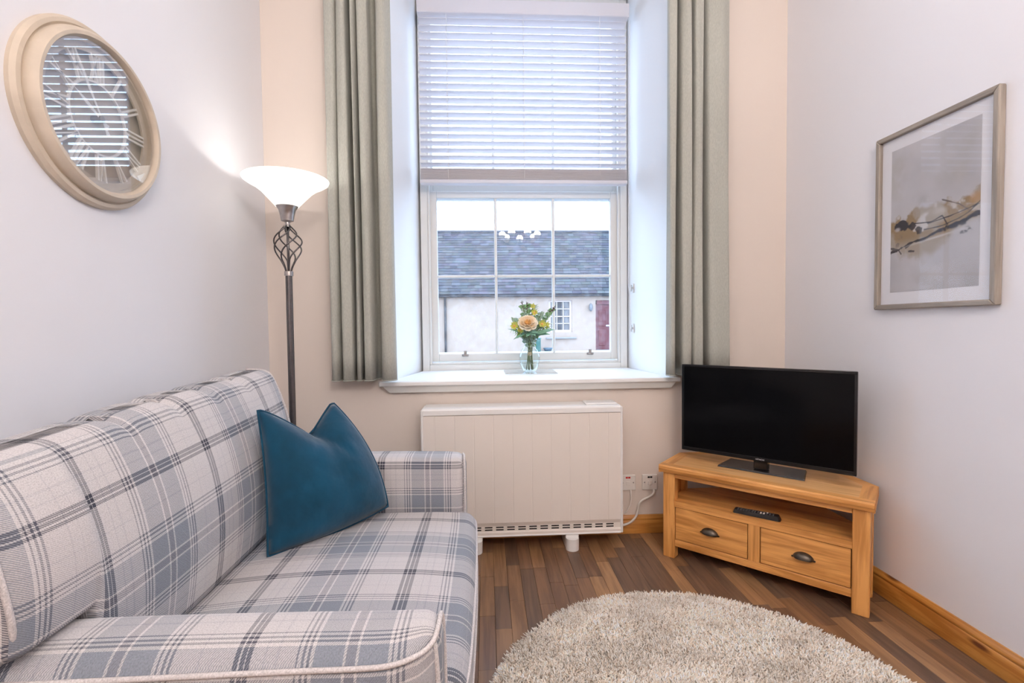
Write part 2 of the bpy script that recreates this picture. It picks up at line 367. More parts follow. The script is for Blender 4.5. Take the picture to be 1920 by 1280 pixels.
for k, f in enumerate(fields):
    if f.f: tag(f.build('plank_field', WT[k], fl, recalc=False), kind='stuff')
# ------------------------------------------------------------------ walls
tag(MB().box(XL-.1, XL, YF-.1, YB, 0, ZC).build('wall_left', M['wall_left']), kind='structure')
tag(MB().box(XR, XR+.1, YF-.1, YB, 0, ZC).build('wall_right', M['wall_day_tint']), kind='structure')
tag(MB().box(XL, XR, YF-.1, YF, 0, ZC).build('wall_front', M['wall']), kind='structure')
tag(MB().box(XL-.1, XR+.1, YF-.1, YB+.7, ZC, ZC+.1).build('ceiling', M['ceil']), kind='structure')
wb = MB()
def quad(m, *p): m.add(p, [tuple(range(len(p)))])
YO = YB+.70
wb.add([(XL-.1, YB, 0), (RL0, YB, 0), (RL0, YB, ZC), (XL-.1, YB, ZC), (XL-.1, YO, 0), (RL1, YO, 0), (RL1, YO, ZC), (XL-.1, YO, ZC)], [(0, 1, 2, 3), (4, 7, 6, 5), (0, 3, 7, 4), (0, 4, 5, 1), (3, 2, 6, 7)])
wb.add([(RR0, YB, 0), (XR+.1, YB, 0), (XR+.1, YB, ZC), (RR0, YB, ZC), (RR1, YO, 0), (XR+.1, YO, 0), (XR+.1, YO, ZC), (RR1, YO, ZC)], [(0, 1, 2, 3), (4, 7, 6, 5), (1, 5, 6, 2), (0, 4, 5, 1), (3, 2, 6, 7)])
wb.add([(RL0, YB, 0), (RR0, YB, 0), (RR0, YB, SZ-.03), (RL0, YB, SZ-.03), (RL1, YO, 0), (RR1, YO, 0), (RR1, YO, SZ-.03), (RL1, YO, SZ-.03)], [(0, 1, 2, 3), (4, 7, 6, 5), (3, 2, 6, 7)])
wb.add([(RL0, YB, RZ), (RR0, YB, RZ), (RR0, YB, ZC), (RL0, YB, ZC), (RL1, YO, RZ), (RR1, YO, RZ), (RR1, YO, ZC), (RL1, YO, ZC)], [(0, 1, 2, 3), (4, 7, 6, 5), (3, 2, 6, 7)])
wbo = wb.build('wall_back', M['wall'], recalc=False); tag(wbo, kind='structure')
e = .004
MB().add([(RL0, YB+.001, SZ-.03), (RL1, YO, SZ-.03), (RL1, YO, RZ), (RL0, YB+.001, RZ), (RL0+e, YB+.001, SZ-.03), (RL1+e, YO, SZ-.03), (RL1+e, YO, RZ), (RL0+e, YB+.001, RZ)],
         [(0, 1, 2, 3), (4, 7, 6, 5), (0, 3, 7, 4), (1, 5, 6, 2), (0, 4, 5, 1), (3, 2, 6, 7)]).build('reveal_lining', M['reveal'], wbo)
MB().add([(RR0, YB+.001, SZ-.03), (RR1, YO, SZ-.03), (RR1, YO, RZ), (RR0, YB+.001, RZ), (RR0-e, YB+.001, SZ-.03), (RR1-e, YO, SZ-.03), (RR1-e, YO, RZ), (RR0-e, YB+.001, RZ)],
         [(0, 3, 2, 1), (4, 5, 6, 7), (0, 4, 7, 3), (1, 2, 6, 5), (0, 1, 5, 4), (3, 7, 6, 2)]).build('reveal_lining', M['reveal'], wbo)
MB().add([(RL0, YB+.001, RZ), (RR0, YB+.001, RZ), (RR1, YO, RZ), (RL1, YO, RZ), (RL0, YB+.001, RZ-e), (RR0, YB+.001, RZ-e), (RR1, YO, RZ-e), (RL1, YO, RZ-e)],
         [(0, 1, 2, 3), (4, 7, 6, 5), (0, 4, 5, 1), (3, 2, 6, 7)]).build('reveal_lining', M['reveal'], wbo)
# baseboards: moulded profile
def bb(out, sgn):  # out: 0 at wall; positive into room
    return [(0, 0), (.019, 0), (.019, .068), (.015, .073), (.017, .079), (.016, .086), (.009, .092), (.006, .099), (0, .099)]
tag(MB().extrude([(XR-a, z) for a, z in bb(0, 1)], 'Y', YF, YB-.019).build('baseboard_right', M['pine'], smooth=True, angle=50), kind='structure')
tag(MB().extrude([(XL+a, z) for a, z in bb(0, 1)], 'Y', YF, YB-.019).build('baseboard_left', M['pine'], smooth=True, angle=50), kind='structure')
tag(MB().extrude([(YB-a, z) for a, z in bb(0, 1)], 'X', XL, XR).build('baseboard_back', M['pine_x'], smooth=True, angle=50), kind='structure')
# window sill and apron
s = MB(); s.add([(-.565, 2.545, SZ-.024), (1.055, 2.545, SZ-.024), (1.045, YB-.001, SZ-.024), (RR0, YB-.001, SZ-.024), (RR1, 3.16, SZ-.024), (RL1, 3.16, SZ-.024), (RL0, YB-.001, SZ-.024), (-.578, YB-.001, SZ-.024)]
      + [(-.565, 2.545, SZ), (1.055, 2.545, SZ), (1.045, YB-.001, SZ), (RR0, YB-.001, SZ), (RR1, 3.16, SZ), (RL1, 3.16, SZ), (RL0, YB-.001, SZ), (-.578, YB-.001, SZ)],
      [tuple(range(8))[::-1], tuple(range(8, 16))]+[(i, (i+1) % 8, 8+(i+1) % 8, 8+i) for i in range(8)])
so = s.build('trim_1', M['white_paint']); tag(so, kind='structure')
bm = so.modifiers.new('b', 'BEVEL'); bm.width = .006; bm.segments = 3
a = MB(); a.add([(-.548, 2.558, SZ-.024), (1.035, 2.558, SZ-.024), (1.01, 2.572, .808), (-.515, 2.572, .808), (-.548, YB, SZ-.024), (1.035, YB, SZ-.024), (1.01, YB, .808), (-.515, YB, .808)],
      [(0, 3, 2, 1), (4, 5, 6, 7), (0, 1, 5, 4), (3, 7, 6, 2), (0, 4, 7, 3), (1, 2, 6, 5)]); a.build('apron', M['frame_paint'], so)

# ------------------------------------------------------------------ sash window
wn = thing('window_1', 'white painted sliding sash window with six panes showing below the blind', 'window', (.265, YW, SZ)); tag(wn, kind='structure')
del wn['category']
XA, XB = RL1, RR1
f = MB()
f.box(XA, XA+.045, 3.165, 3.30, SZ-.03, RZ, b=.003); f.box(XB-.045, XB, 3.165, 3.30, SZ-.03, RZ, b=.003)
f.build('frame_jamb', M['frame_paint'], wn)
MB().box(XA+.045, XB-.045, 3.165, 3.30, RZ-.05, RZ, b=.003).build('frame_head', M['frame_paint'], wn)
MB().box(XA+.045, XB-.045, 3.165, 3.32, SZ-.03, .905, b=.004).build('frame_sill', M['frame_paint'], wn)
f = MB()
for (q0, q1) in ((XA+.045, XA+.060), (XB-.060, XB-.045)): f.box(q0, q1, 3.172, 3.20, .905, RZ-.05, b=.003)
f.box(XA+.060, XB-.060, 3.172, 3.20, .905, .92, b=.003)
f.build('staff_bead', M['frame_paint'], wn)
def sash(y, z0, z1, bot, top, sw=.0565):
    xa, xb = XA+.0455, XB-.0455; gx0, gx1 = xa+sw, xb-sw; gz0, gz1 = z0+bot, z1-top
    so_ = MB()
    so_.box(xa, gx0, y, y+.04, z0, z1, b=.003); so_.box(gx1, xb, y, y+.04, z0, z1, b=.003)
    st = so_.build('sash_stile', M['frame_paint'], wn)
    MB().box(gx0, gx1, y, y+.04, z0, gz0, b=.003).build('bottom_rail', M['frame_paint'], wn)
    MB().box(gx0, gx1, y, y+.04, gz1, z1, b=.003).build('top_rail', M['frame_paint'], wn)
    xs = [gx0+(gx1-gx0)*k/3 for k in range(4)]; zm = (gz0+gz1)/2
    for k in (1, 2): MB().box(xs[k]-.009, xs[k]+.009, y+.004, y+.036, gz0, gz1, b=.005).build('glazing_bar', M['frame_paint'], wn)
    for k in range(3): MB().box(xs[k]+(.009 if k else 0), xs[k+1]-(.009 if k < 2 else 0), y+.006, y+.034, zm-.009, zm+.009, b=.005).build('glazing_bar', M['frame_paint'], wn)
    for k in range(3):
        for (a0, a1) in ((gz0, zm-.009), (zm+.009, gz1)):
            MB().box(xs[k]+(.009 if k else 0), xs[k+1]-(.009 if k < 2 else 0), y+.018, y+.0195, a0, a1).build('pane', M['pane'], wn)
sash(3.205, .922, 2.045, .052, .045)
sash(3.250, 2.00, 3.242, .100, .030, .028)
for xx in (-.138, .700):
    f = MB(); f.box(xx-.022, xx+.022, 3.192, 3.2045, .957, .972, b=.002); f.box(xx-.010, xx+.010, 3.196, 3.2045, .970, .993, b=.002)
    f.box(xx-.018, xx-.006, 3.182, 3.194, .960, .968, b=.002); f.box(xx+.006, xx+.018, 3.182, 3.194, .960, .968, b=.002)
    o = f.build('sash_lift', mat('sash_lift_metal', (.34, .31, .29), .4, .7, noise=(40, .1)), wn); o['label'] = 'dark metal sash lift'

# ------------------------------------------------------------------ venetian blind
bl = thing('venetian_blind', 'white venetian blind half lowered over the top of the window', 'blind', (.25, 3.06, 2.04))
MB().box(-.398, .918, 3.012, 3.100, 3.074, 3.155, b=.004).build('headrail', M['slat'], bl)
SX0, SX1 = -.392, .905; TH = math.radians(12)
def slat_mesh():
    m = MB(); n = 6; W = .050; P = []
    for i in range(n+1):
        t = -.5+i/n; q = t*W; cr = .0025*(1-4*t*t)
        P.append((q*math.cos(TH)*-1+cr*math.sin(TH)*-1, -q*math.sin(TH)*-1*-1+cr*math.cos(TH)))
    # t=-.5 outer & upper edge, t=+.5 room side & lower edge
    P = [((t*W)*math.cos(TH)-.0025*(1-4*t*t)*math.sin(TH), -(t*W)*math.sin(TH)+.0025*(1-4*t*t)*math.cos(TH)) for t in [-.5+i/n for i in range(n+1)]]
    nx, nz_ = math.sin(TH), -math.cos(TH); th = .0022
    Q = [(a+nx*th, b+nz_*th) for a, b in P]
    prof = P+Q[::-1]
    xs = [SX0, SX1]; k = len(prof)
    vs = [(x_, a, b) for x_ in xs for a, b in prof]
    m.add(vs, [tuple(range(k))[::-1], tuple(range(k, 2*k))]+[(i, (i+1) % k, k+(i+1) % k, k+i) for i in range(k)])
    return m
NS = 21; zs = [2.168+(3.046-2.168)*i/(NS-1) for i in range(NS)]
first = None
for i, z in enumerate(zs):
    if first is None:
        o = slat_mesh().build('slat', M['slat'], bl); first = o
    else:
        o = first.copy(); link(o)
    o.location = (0, 3.056, z); o.rotation_euler = (random.uniform(-.02, .02), 0, 0)
flat = None
for i in range(14):
    if flat is None:
        flat = MB().box(SX0, SX1, -.025, .025, -.0013, .0013).build('slat', M['slat'], bl); o = flat
    else: o = flat.copy(); link(o)
    o.location = (0, 3.056, 2.074+.0048*i)
MB().box(SX0-.004, SX1+.004, 3.028, 3.084, 2.046, 2.070, b=.004).build('bottom_rail', M['slat'], bl)
for xx in (-.22, .255, .735):
    m = MB()
    for yy in (3.029, 3.083): m.tube([(xx, yy, 2.05), (xx, yy, 3.08)], .0012, 5)
    for z in zs: m.box(xx-.002, xx+.002, 3.030, 3.082, z-.003, z-.0015)
    o = m.build('ladder_cord', M['cord'], bl); o['kind'] = 'stuff'
m = MB(); m.tube([(.925, 3.03, 3.06), (.930, 3.05, 2.4), (.928, 3.07, 1.9), (.926, 3.08, 1.41), (.934, 3.07, 1.36), (.938, 3.06, 1.16), (.934, 3.05, 1.13)], .0015, 6); m.build('pull_cord', M['cord'], bl)
for z in (1.392, 1.132):
    g = thing('cord_cleat', 'small clear cord cleat on right window reveal, %s of two' % ('upper' if z > 1.2 else 'lower'), 'cleat', (.95, 3.08, z), group='cord cleats on the window reveal')
    xr = RR0+(RR1-RR0)*((3.08-YB)/(YO-YB))-e
    MB().box(xr-.005, xr-.0002, 3.070, 3.090, z-.030, z+.030, b=.002).build('back_plate', M['plastic'], g)
    mm = MB(); mm.box(xr-.018, xr-.005, 3.074, 3.086, z-.006, z+.006, b=.002); mm.box(xr-.020, xr-.014, 3.074, 3.086, z-.022, z+.022, b=.002); mm.build('horn', mat('cleat_plastic', (.45, .46, .46), .3, noise=(20, .05)), g)

# ------------------------------------------------------------------ curtains
def curtain(name, pts, label, zb, zt=3.12):
    """pts: (x, y) plan profile of the cloth at the bottom; folds straighten slightly to the top"""
    P = []
    for i in range(len(pts)-1):
        p0 = pts[max(i-1, 0)]; p1 = pts[i]; p2 = pts[i+1]; p3 = pts[min(i+2, len(pts)-1)]
        for k in range(5):
            t = k/5; c = lambda a, b, c_, d: .5*((2*b)+(-a+c_)*t+(2*a-5*b+4*c_-d)*t*t+(-a+3*b-3*c_+d)*t**3)
            P.append((c(p0[0], p1[0], p2[0], p3[0]), c(p0[1], p1[1], p2[1], p3[1])))
    P.append(pts[-1]); n = len(P); rows = 16; vs = []
    cx = sum(p[0] for p in P)/n
    for r in range(rows+1):
        t = r/rows; z = zb+(zt-zb)*t
        for i, (x_, y_) in enumerate(P):
            sx = 1-.05*t
            vs.append((cx+(x_-cx)*sx+.004*math.sin(i*.31+t*3.1), 2.505+(y_-2.505)*(1-.12*t)+.003*math.sin(i*.5+t*5), z))
    fs = [(r*n+i, r*n+i+1, (r+1)*n+i+1, (r+1)*n+i) for r in range(rows) for i in range(n-1)]
    t = thing(name, label, 'curtain', (cx, 2.5, zb), group='pair of sage curtains')
    m = MB(); m.add(vs, fs); o = m.build('cloth', M['curtain'], t, smooth=True, recalc=False); md = o.modifiers.new('t', 'SOLIDIFY'); md.thickness = .003
    h = MB(); bot = [(v[0], v[1]-.0018, v[2]+.002) for v in vs[:n]]; h.tube(bot, .0028, 5); h.build('hem', M['curtain'], t, smooth=True)
    # rings
    for k in range(6):
        q = P[int((k+.5)*n/6)]; MB().lathe([(.016, -.002), (.019, -.002), (.019, .002), (.016, .002)], 16, (q[0], 2.505, 3.141), 'X', closed=True).build('ring', M['nickel'], t, smooth=True, angle=40)
    return t
FR, BK = 2.475, 2.535
curtain('curtain', [(-.797, 2.52), (-.790, 2.485), (-.768, FR), (-.748, 2.49), (-.741, 2.565), (-.737, 2.565), (-.733, 2.50), (-.715, FR), (-.692, FR+.004), (-.682, 2.50), (-.680, 2.58), (-.666, 2.58), (-.661, 2.50), (-.652, FR-.004), (-.638, 2.485), (-.635, 2.565), (-.630, 2.565), (-.625, 2.49), (-.605, FR-.004), (-.582, FR), (-.576, 2.50), (-.575, 2.585), (-.540, 2.585), (-.534, 2.51), (-.522, FR+.002), (-.49, FR-.004), (-.468, 2.49), (-.458, 2.515)],
        'long sage grey curtain on the left of the window, beside the floor lamp', .883)
curtain('curtain', [(.958, 2.515), (.966, 2.485), (.985, FR), (1.003, 2.49), (1.006, 2.585), (1.030, 2.585), (1.034, 2.50), (1.045, FR), (1.075, FR-.004), (1.085, 2.50), (1.087, 2.565), (1.093, 2.56), (1.098, 2.485), (1.115, FR), (1.14, FR), (1.150, 2.49), (1.153, 2.585), (1.166, 2.58), (1.176, 2.50), (1.19, FR), (1.23, FR-.006), (1.27, FR), (1.295, 2.49), (1.312, 2.53)],
        'long sage grey curtain on the right of the window, above the television', .883)
g = thing('curtain_pole', 'slim metal curtain pole above the window recess', 'curtain pole', (.25, 2.505, 3.13))
MB().tube([(-.92, 2.505, 3.16), (1.42, 2.505, 3.16)], .012, 14).build('rod', M['nickel'], g, smooth=True, angle=40)
for xx in (-.93, 1.43): MB().ball((xx, 2.505, 3.16), .022, 14, 10).build('finial', M['nickel'], g, smooth=True)
for xx in (-.88, 1.38): MB().box(xx-.01, xx+.01, 2.505, YB, 3.15, 3.17, b=.002).build('bracket', M['nickel'], g)

# ------------------------------------------------------------------ storage heater
ht = thing('storage_heater', 'wide cream storage heater standing under the window', 'heater', (.18, 2.5, 0))
HX0, HX1 = -.335, .700; HF, HB = 2.425, 2.575; HZ0, HZ1 = .076, .742
MB().box(HX0+.012, HX1-.012, HF+.02, HB, HZ0+.004, HZ1-.02, b=.004).build('body', M['heater'], ht)
for (q0, q1) in ((HX0, HX0+.012), (HX1-.012, HX1)):
    MB().box(q0, q1, HF, HB, HZ0, HZ1-.006, b=.004).build('side_panel', M['heater_edge'], ht)
m = MB(); m.extrude([(HF, HZ1-.034), (HF, HZ1-.010), (HF+.006, HZ1-.002), (HF+.014, HZ1), (HB, HZ1), (HB, HZ1-.034)], 'X', HX0+.012, HX1-.012); m.build('top_panel', M['heater_edge'], ht)
# front panel with shallow vertical grooves
m = MB(); gx = [HX0+.012]; zt, zb_ = HZ1-.037, .148
k = HX0+.012+.058; prof = [(HX0+.012, HF+.004)]
while k < HX1-.03:
    prof += [(k-.004, HF+.004), (k-.001, HF+.0050), (k+.001, HF+.0050), (k+.004, HF+.004)]; k += .0985
prof.append((HX1-.012, HF+.004))
n = len(prof); vs = [(x_, y_, z) for z in (zb_, zt) for x_, y_ in prof]+[(prof[0][0], HF+.02, zb_), (prof[-1][0], HF+.02, zb_), (prof[0][0], HF+.02, zt), (prof[-1][0], HF+.02, zt)]
fs = [(i, i+1, n+i+1, n+i) for i in range(n-1)]+[(2*n, 0, n, 2*n+2), (n-1, 2*n+1, 2*n+3, 2*n-1), tuple([2*n]+[2*n+1]+list(range(n-1, -1, -1))), tuple([2*n+2]+list(range(n, 2*n))+[2*n+3])]
m.add(vs, fs); m.build('front_panel', M['heater'], ht)
# grille
m = MB(); m.extrude([(HF+.004, .148), (HF+.012, .128), (HF+.012, .102), (HF+.002, .097), (HF+.002, .080), (HF+.03, .080), (HF+.03, .148)], 'X', HX0+.012, HX1-.012); gr = m.build('grille', M['heater'], ht)
sl = None; ns = 17
for i in range(ns):
    for z in (.106, .1185):
        x0 = HX0+.03+i*(1.035-.06)/ns
        if sl is None: sl = MB().box(0, .039, 0, .003, 0, .0062).build('slot', M['dark_slot'], gr); sl.location = (x0, HF+.0108, z)
        else: o = sl.copy(); link(o); o.location = (x0, HF+.0108, z)
m = MB(); m.box(HX0+.012, HX1-.012, HF-.002, HF+.004, .076, .084, b=.002); m.build('bottom_lip', M['heater_edge'], ht)
for xx in (-.065, .432):
    f = MB(); f.tube([(xx, HF+.0, .001), (xx, HF+.0, .062)], .034, 20); f.box(xx-.034, xx+.034, HF+.0, HB-.01, .001, .0765, b=.004); f.build('foot', M['heater_edge'], ht, smooth=True, angle=40)
MB().box(.515, .680, HF+.03, HB-.015, HZ1-.001, HZ1+.009, b=.004).build('control_flap', M['heater_edge'], ht)

# ------------------------------------------------------------------ sockets and cables
def socket(xc, zc, red, label):
    s_ = thing('switched_outlet', label, 'wall outlet', (xc, YB, zc-.043), group='two switched outlets beside the heater')
    MB().box(xc-.043, xc+.043, YB-.010, YB, zc-.043, zc+.043, b=.003).build('plate', M['plastic'], s_)
    MB().box(xc-.012, xc+.012, YB-.013, YB-.010, zc-.014, zc+.008, b=.001).build('rocker', M['plastic'], s_)
    for q in (-.007, .007): MB().box(xc+q-.006, xc+q+.006, YB-.0115, YB-.010, zc+.024, zc+.033, b=.0006).build('indicator', M['red'] if red else M['dark_slot'], s_)
    for q in (-.030, .030): MB().lathe([(0, -.0112), (.0035, -.0112), (.004, -.010)], 10, (xc+q, YB, zc), 'Y').build('screw', M['nickel'], s_)
    return s_
socket(.775, .282, True, 'white switched outlet with red indicators, nearest the heater')
socket(.898, .282, False, 'white switched outlet with a dark switch mark, nearest the wooden stand')
m = MB(); m.tube([(.790, YB-.008, .240), (.792, YB-.012, .20), (.786, YB-.015, .16), (.765, YB-.016, .125), (.73, YB-.02, .105), (.705, YB-.04, .10)], .004, 8)
tag(m.build('cable', M['cable'], smooth=True), 'thin white cable dropping from the left outlet behind heater', 'cable')
m = MB(); pts = [(.922, YB-.008, .240), (.918, YB-.014, .222), (.895, YB-.018, .205), (.855, YB-.02, .188), (.832, YB-.022, .165), (.826, YB-.024, .13), (.815, YB-.024, .10), (.790, YB-.026, .072), (.755, YB-.03, .058), (.705, YB-.05, .058)]
P = []
for i in range(len(pts)-1):
    for k in range(4):
        t = k/4; p0, p1, p2, p3 = [Vector(pts[max(0, min(len(pts)-1, i+d))]) for d in (-1, 0, 1, 2)]
        P.append(.5*((2*p1)+(-p0+p2)*t+(2*p0-5*p1+4*p2-p3)*t*t+(-p0+3*p1-3*p2+p3)*t**3))
m.tube(P, .0065, 8); tag(m.build('cable', M['cable'], smooth=True), 'thick white cable curving from the right outlet to the heater', 'cable')

# ------------------------------------------------------------------ corner stand (local u along front, w to the back)
SA = -math.radians(43.05); SO = (1.163, 2.027, 0)
st = thing('corner_cabinet', 'oak corner television stand with two drawers and open shelf', 'cabinet', SO, SA)
def pt(name, m, mt, parent=st, **k): return m.build(name, mt, parent, world=False, **k)
HWD, TZ0, TZ1 = .415, .424, .462
top_poly = [(-.43, 0), (.43, 0), (.43, .25), (.05, .655), (-.04, .655), (-.43, .28)]
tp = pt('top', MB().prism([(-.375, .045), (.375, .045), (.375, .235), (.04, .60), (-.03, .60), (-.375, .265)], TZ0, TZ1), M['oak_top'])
f = MB(); f.extrude([(0, TZ0+.012), (-.004, TZ0+.02), (-.004, TZ1-.006), (.002, TZ1+.0005), (.045, TZ1+.0005), (.045, TZ0), (.012, TZ0), (.004, TZ0+.004)], 'X', -.428, .428)
pt('top_edge', f, M['oak'])
f = MB(); f.prism([(-.43, .0), (-.375, .045), (-.375, .265), (-.43, .28)], TZ0, TZ1); pt('top_edge', f, M['oak_y'])
f = MB(); f.prism([(.43, .0), (.43, .25), (.375, .235), (.375, .045)], TZ0, TZ1); pt('top_edge', f, M['oak_y'])
f = MB(); f.prism([(-.43, .28), (-.375, .265), (-.03, .60), (-.04, .655)], TZ0, TZ1); f.prism([(.43, .25), (.05, .655), (.04, .60), (.375, .235)], TZ0, TZ1); f.prism([(-.04, .655), (-.03, .60), (.04, .60), (.05, .655)], TZ0, TZ1); pt('top_edge', f, M['oak'])
for sg in (-1, 1):
    q0, q1 = sorted((sg*HWD, sg*(HWD-.058)))
    pt('leg', MB().box(q0, q1, .018, .066, 0, TZ0, b=.003), M['oak_z'])
    q0, q1 = sorted((sg*HWD, sg*(HWD-.022)))
    pt('side_panel', MB().box(q0+.002*(sg < 0), q1-.002*(sg > 0), .066, .215, .075, TZ0, b=.002), M['oak_z'])
    q0, q1 = sorted((sg*HWD, sg*(HWD-.045)))
    pt('leg', MB().box(q0, q1, .200, .235, 0, TZ0, b=.003), M['oak_z'])
pt('leg', MB().box(-.03, .03, .575, .62, 0, TZ0, b=.003), M['oak_z'])
inner = HWD-.058
pt('top_rail', MB().box(-inner, inner, .024, .046, .400, TZ0, b=.002), M['oak'])
sh = pt('shelf', MB().prism([(-inner, .020), (inner, .020), (inner, .045), (.388, .07), (.388, .20), (.03, .575), (-.03, .575), (-.388, .225), (-.388, .07), (-inner, .045)], .260, .288), M['oak'])
pt('bottom_rail', MB().box(-inner, inner, .022, .046, .062, .096, b=.002), M['oak'])
pt('divider', MB().box(-.024, .024, .022, .05, .096, .260, b=.001), M['oak_z'])
f = MB(); f.prism([(-.388, .07), (.388, .07), (.388, .20), (.03, .575), (-.03, .575), (-.388, .225)], .064, .076); pt('bottom_panel', f, M['oak'])
for sg in (-1, 1):
    q0, q1 = sorted((sg*.0275, sg*(inner-.0035)))
    d = pt('drawer', MB().box(q0, q1, .0235, .048, .0995, .2565, b=.001), M['oak'])
    pt('drawer_gap', MB().box(q0-.0035, q1+.0035, .047, .050, .096, .260), M['dark_slot'])
    c = (q0+q1)/2; h = MB(); n1, n2 = 16, 6; vs = []
    zc = .176
    for sign, rr in ((1, 1), (1, .90)):
        for j in range(n2+1):
            ph = PI/2*j/n2
            for i in range(n1+1):
                th = PI*i/n1
                vs.append((c+.040*rr*math.cos(th)*math.cos(ph*.0)*math.sqrt(max(0, 1-(j/n2)**2*.35)), .0235-.026*rr*math.sin(ph)*math.sin(th)**.6 if 0 < i < n1 else .0235-.003, zc-.010+.030*rr*math.sin(th)*math.cos(ph*.95)+0*sign))
    w1 = n1+1; fs = []
    for s2 in (0, 1):
        b0 = s2*(n2+1)*w1
        for j in range(n2):
            for i in range(n1): fs.append((b0+j*w1+i, b0+j*w1+i+1, b0+(j+1)*w1+i+1, b0+(j+1)*w1+i))
    h.add(vs, fs); h.box(c-.044, c+.044, .0215, .0236, zc-.012, zc-.004, b=.0008)
    pt('cup_handle', h, M['bronze'], d, smooth=True, angle=50)

# ------------------------------------------------------------------ television
def loc_to_world(u, w_): return (SO[0]+u*math.cos(SA)-w_*math.sin(SA), SO[1]+u*math.sin(SA)+w_*math.cos(SA))
tx, ty = loc_to_world(-.008, .16)
tv = thing('television', 'black flat screen television on a slab foot on the oak stand', 'television', (tx, ty, TZ1+.0006), SA)
z0 = .513-TZ1; z1 = .951-TZ1; hw = .3665
pt('casing', MB().box(-hw, hw, .006, .034, z0, z1, b=.004), M['tvblack'], tv)
pt('rear_housing', MB().box(-.22, .22, .034, .062, z0+.04, z1-.12, b=.012), M['tvblack'], tv)
f = MB(); f.box(-hw, hw, 0, .007, z1-.011, z1, b=.001); f.box(-hw, hw, 0, .007, z0, z0+.018, b=.001); f.box(-hw, -hw+.011, 0, .007, z0+.018, z1-.011, b=.001); f.box(hw-.011, hw, 0, .007, z0+.018, z1-.011, b=.001)
bz = pt('bezel', f, M['tvblack'], tv)
pt('screen', MB().box(-hw+.011, hw-.011, .0025, .0062, z0+.018, z1-.011), M['screen'], tv)
cu = bpy.data.curves.new('logo', 'FONT'); cu.body = 'HITACHI'; cu.size = .0095; cu.align_x = 'CENTER'; cu.extrude = .0002
ob = link(bpy.data.objects.new('tmp', cu)); dg = bpy.context.evaluated_depsgraph_get(); me = bpy.data.meshes.new_from_object(ob.evaluated_get(dg)); bpy.data.objects.remove(ob)
me.materials.clear(); me.materials.append(M['logo']); o = link(bpy.data.objects.new('logo', me)); o.parent = bz; o.location = (0, -.0005, z0+.0055); o.rotation_euler = (PI/2, 0, 0)
f = MB(); f.add([(-.184, -.02, 0), (.184, -.02, 0), (.168, .14, 0), (-.168, .14, 0), (-.180, -.017, .008), (.180, -.017, .008), (.165, .137, .008), (-.165, .137, .008)], [(0, 3, 2, 1), (4, 5, 6, 7), (0, 1, 5, 4), (1, 2, 6, 5), (2, 3, 7, 6), (3, 0, 4, 7)])
pt('foot', f, M['tvbase'], tv)
pt('neck', MB().box(-.030, .030, .008, .050, .0075, z0+.06, b=.004), M['tvblack'], tv)
# remote
rx, ry = loc_to_world(.045, .075)
rc = thing('remote_control', 'black remote control lying on the open shelf of the stand', 'remote control', (1.209, 2.077, .2885), SA+math.radians(3))
f = MB(); f.add([(-.092, -.020, 0), (.092, -.020, 0), (.098, -.012, 0), (.098, .014, 0), (.090, .022, 0), (-.090, .022, 0), (-.096, .012, 0), (-.096, -.012, 0)]+[(-.088, -.017, .016), (.086, -.017, .020), (.090, -.010, .020), (.090, .010, .020), (.085, .018, .020), (-.086, .018, .016), (-.090, .010, .016), (-.090, -.010, .016)],
              [tuple(range(8))[::-1], tuple(range(8, 16))]+[(i, (i+1) % 8, 8+(i+1) % 8, 8+i) for i in range(8)])
pt('case', f, M['rubber'], rc)
for i in range(13):
    for j in range(3):
        x_ = -.075+i*.0118; y_ = -.010+j*.010; zz = .016+.004*(x_+.088)/.175
        pt('button', MB().box(x_-.0035, x_+.0035, y_-.0032, y_+.0032, zz-.001, zz+.0022, b=.0008), M['btnw'] if i in (8, 9) and j < 2 or (i == 10 and j == 2) else M['btn'], rc)

# ------------------------------------------------------------------ loveseat
sf = thing('loveseat', 'small sofa in cream and grey tartan cloth along left wall', 'sofa', (-.6, 1.41, 0))
T = M['tartan']
DX = -.21-.034          # a dark line group of the seat starts here
def uv_seat(p, k, s_):
    x_, y_, z_ = p
    if k == 2: return (x_-DX, y_-1.36)
    if k == 0: return ((-.045+.44-z_)-DX, y_-1.36)
    return (x_-DX, z_*1.0+.1)
def d_seat(q, p, nn):
    x_, y_, z_ = p
    if q[2] > .2:
        z_ = z_+.022*(1-q[0]**2)*(1-q[1]**4)*q[2]-.012*max(0, q[0]-.6)
    x_ = x_+.010*(1-q[1]**4)*(q[0] > .5)
    return (x_, y_, z_)
v, f_, uvs = softbox(-.80, -.050, .955, 1.885, .275, .438, .045, (18, 20, 3), d_seat, uv_seat)
seat = MB().add(v, f_, uvs).build('seat_cushion', T, sf, smooth=True)
def uv_front(p, k, s_): return (p[0]+.1, p[2]+.13) if k == 1 else ((p[1]-.2, p[2]+.13) if k == 0 else (p[0], p[1]))
v, f_, uvs = softbox(-1.06, -.062, .90, 1.92, .07, .28, .02, (6, 6, 3), None, uv_front); MB().add(v, f_, uvs).build('base', T, sf, smooth=True)
ARX0, ARX1, AZ = -1.08, -.088, .622
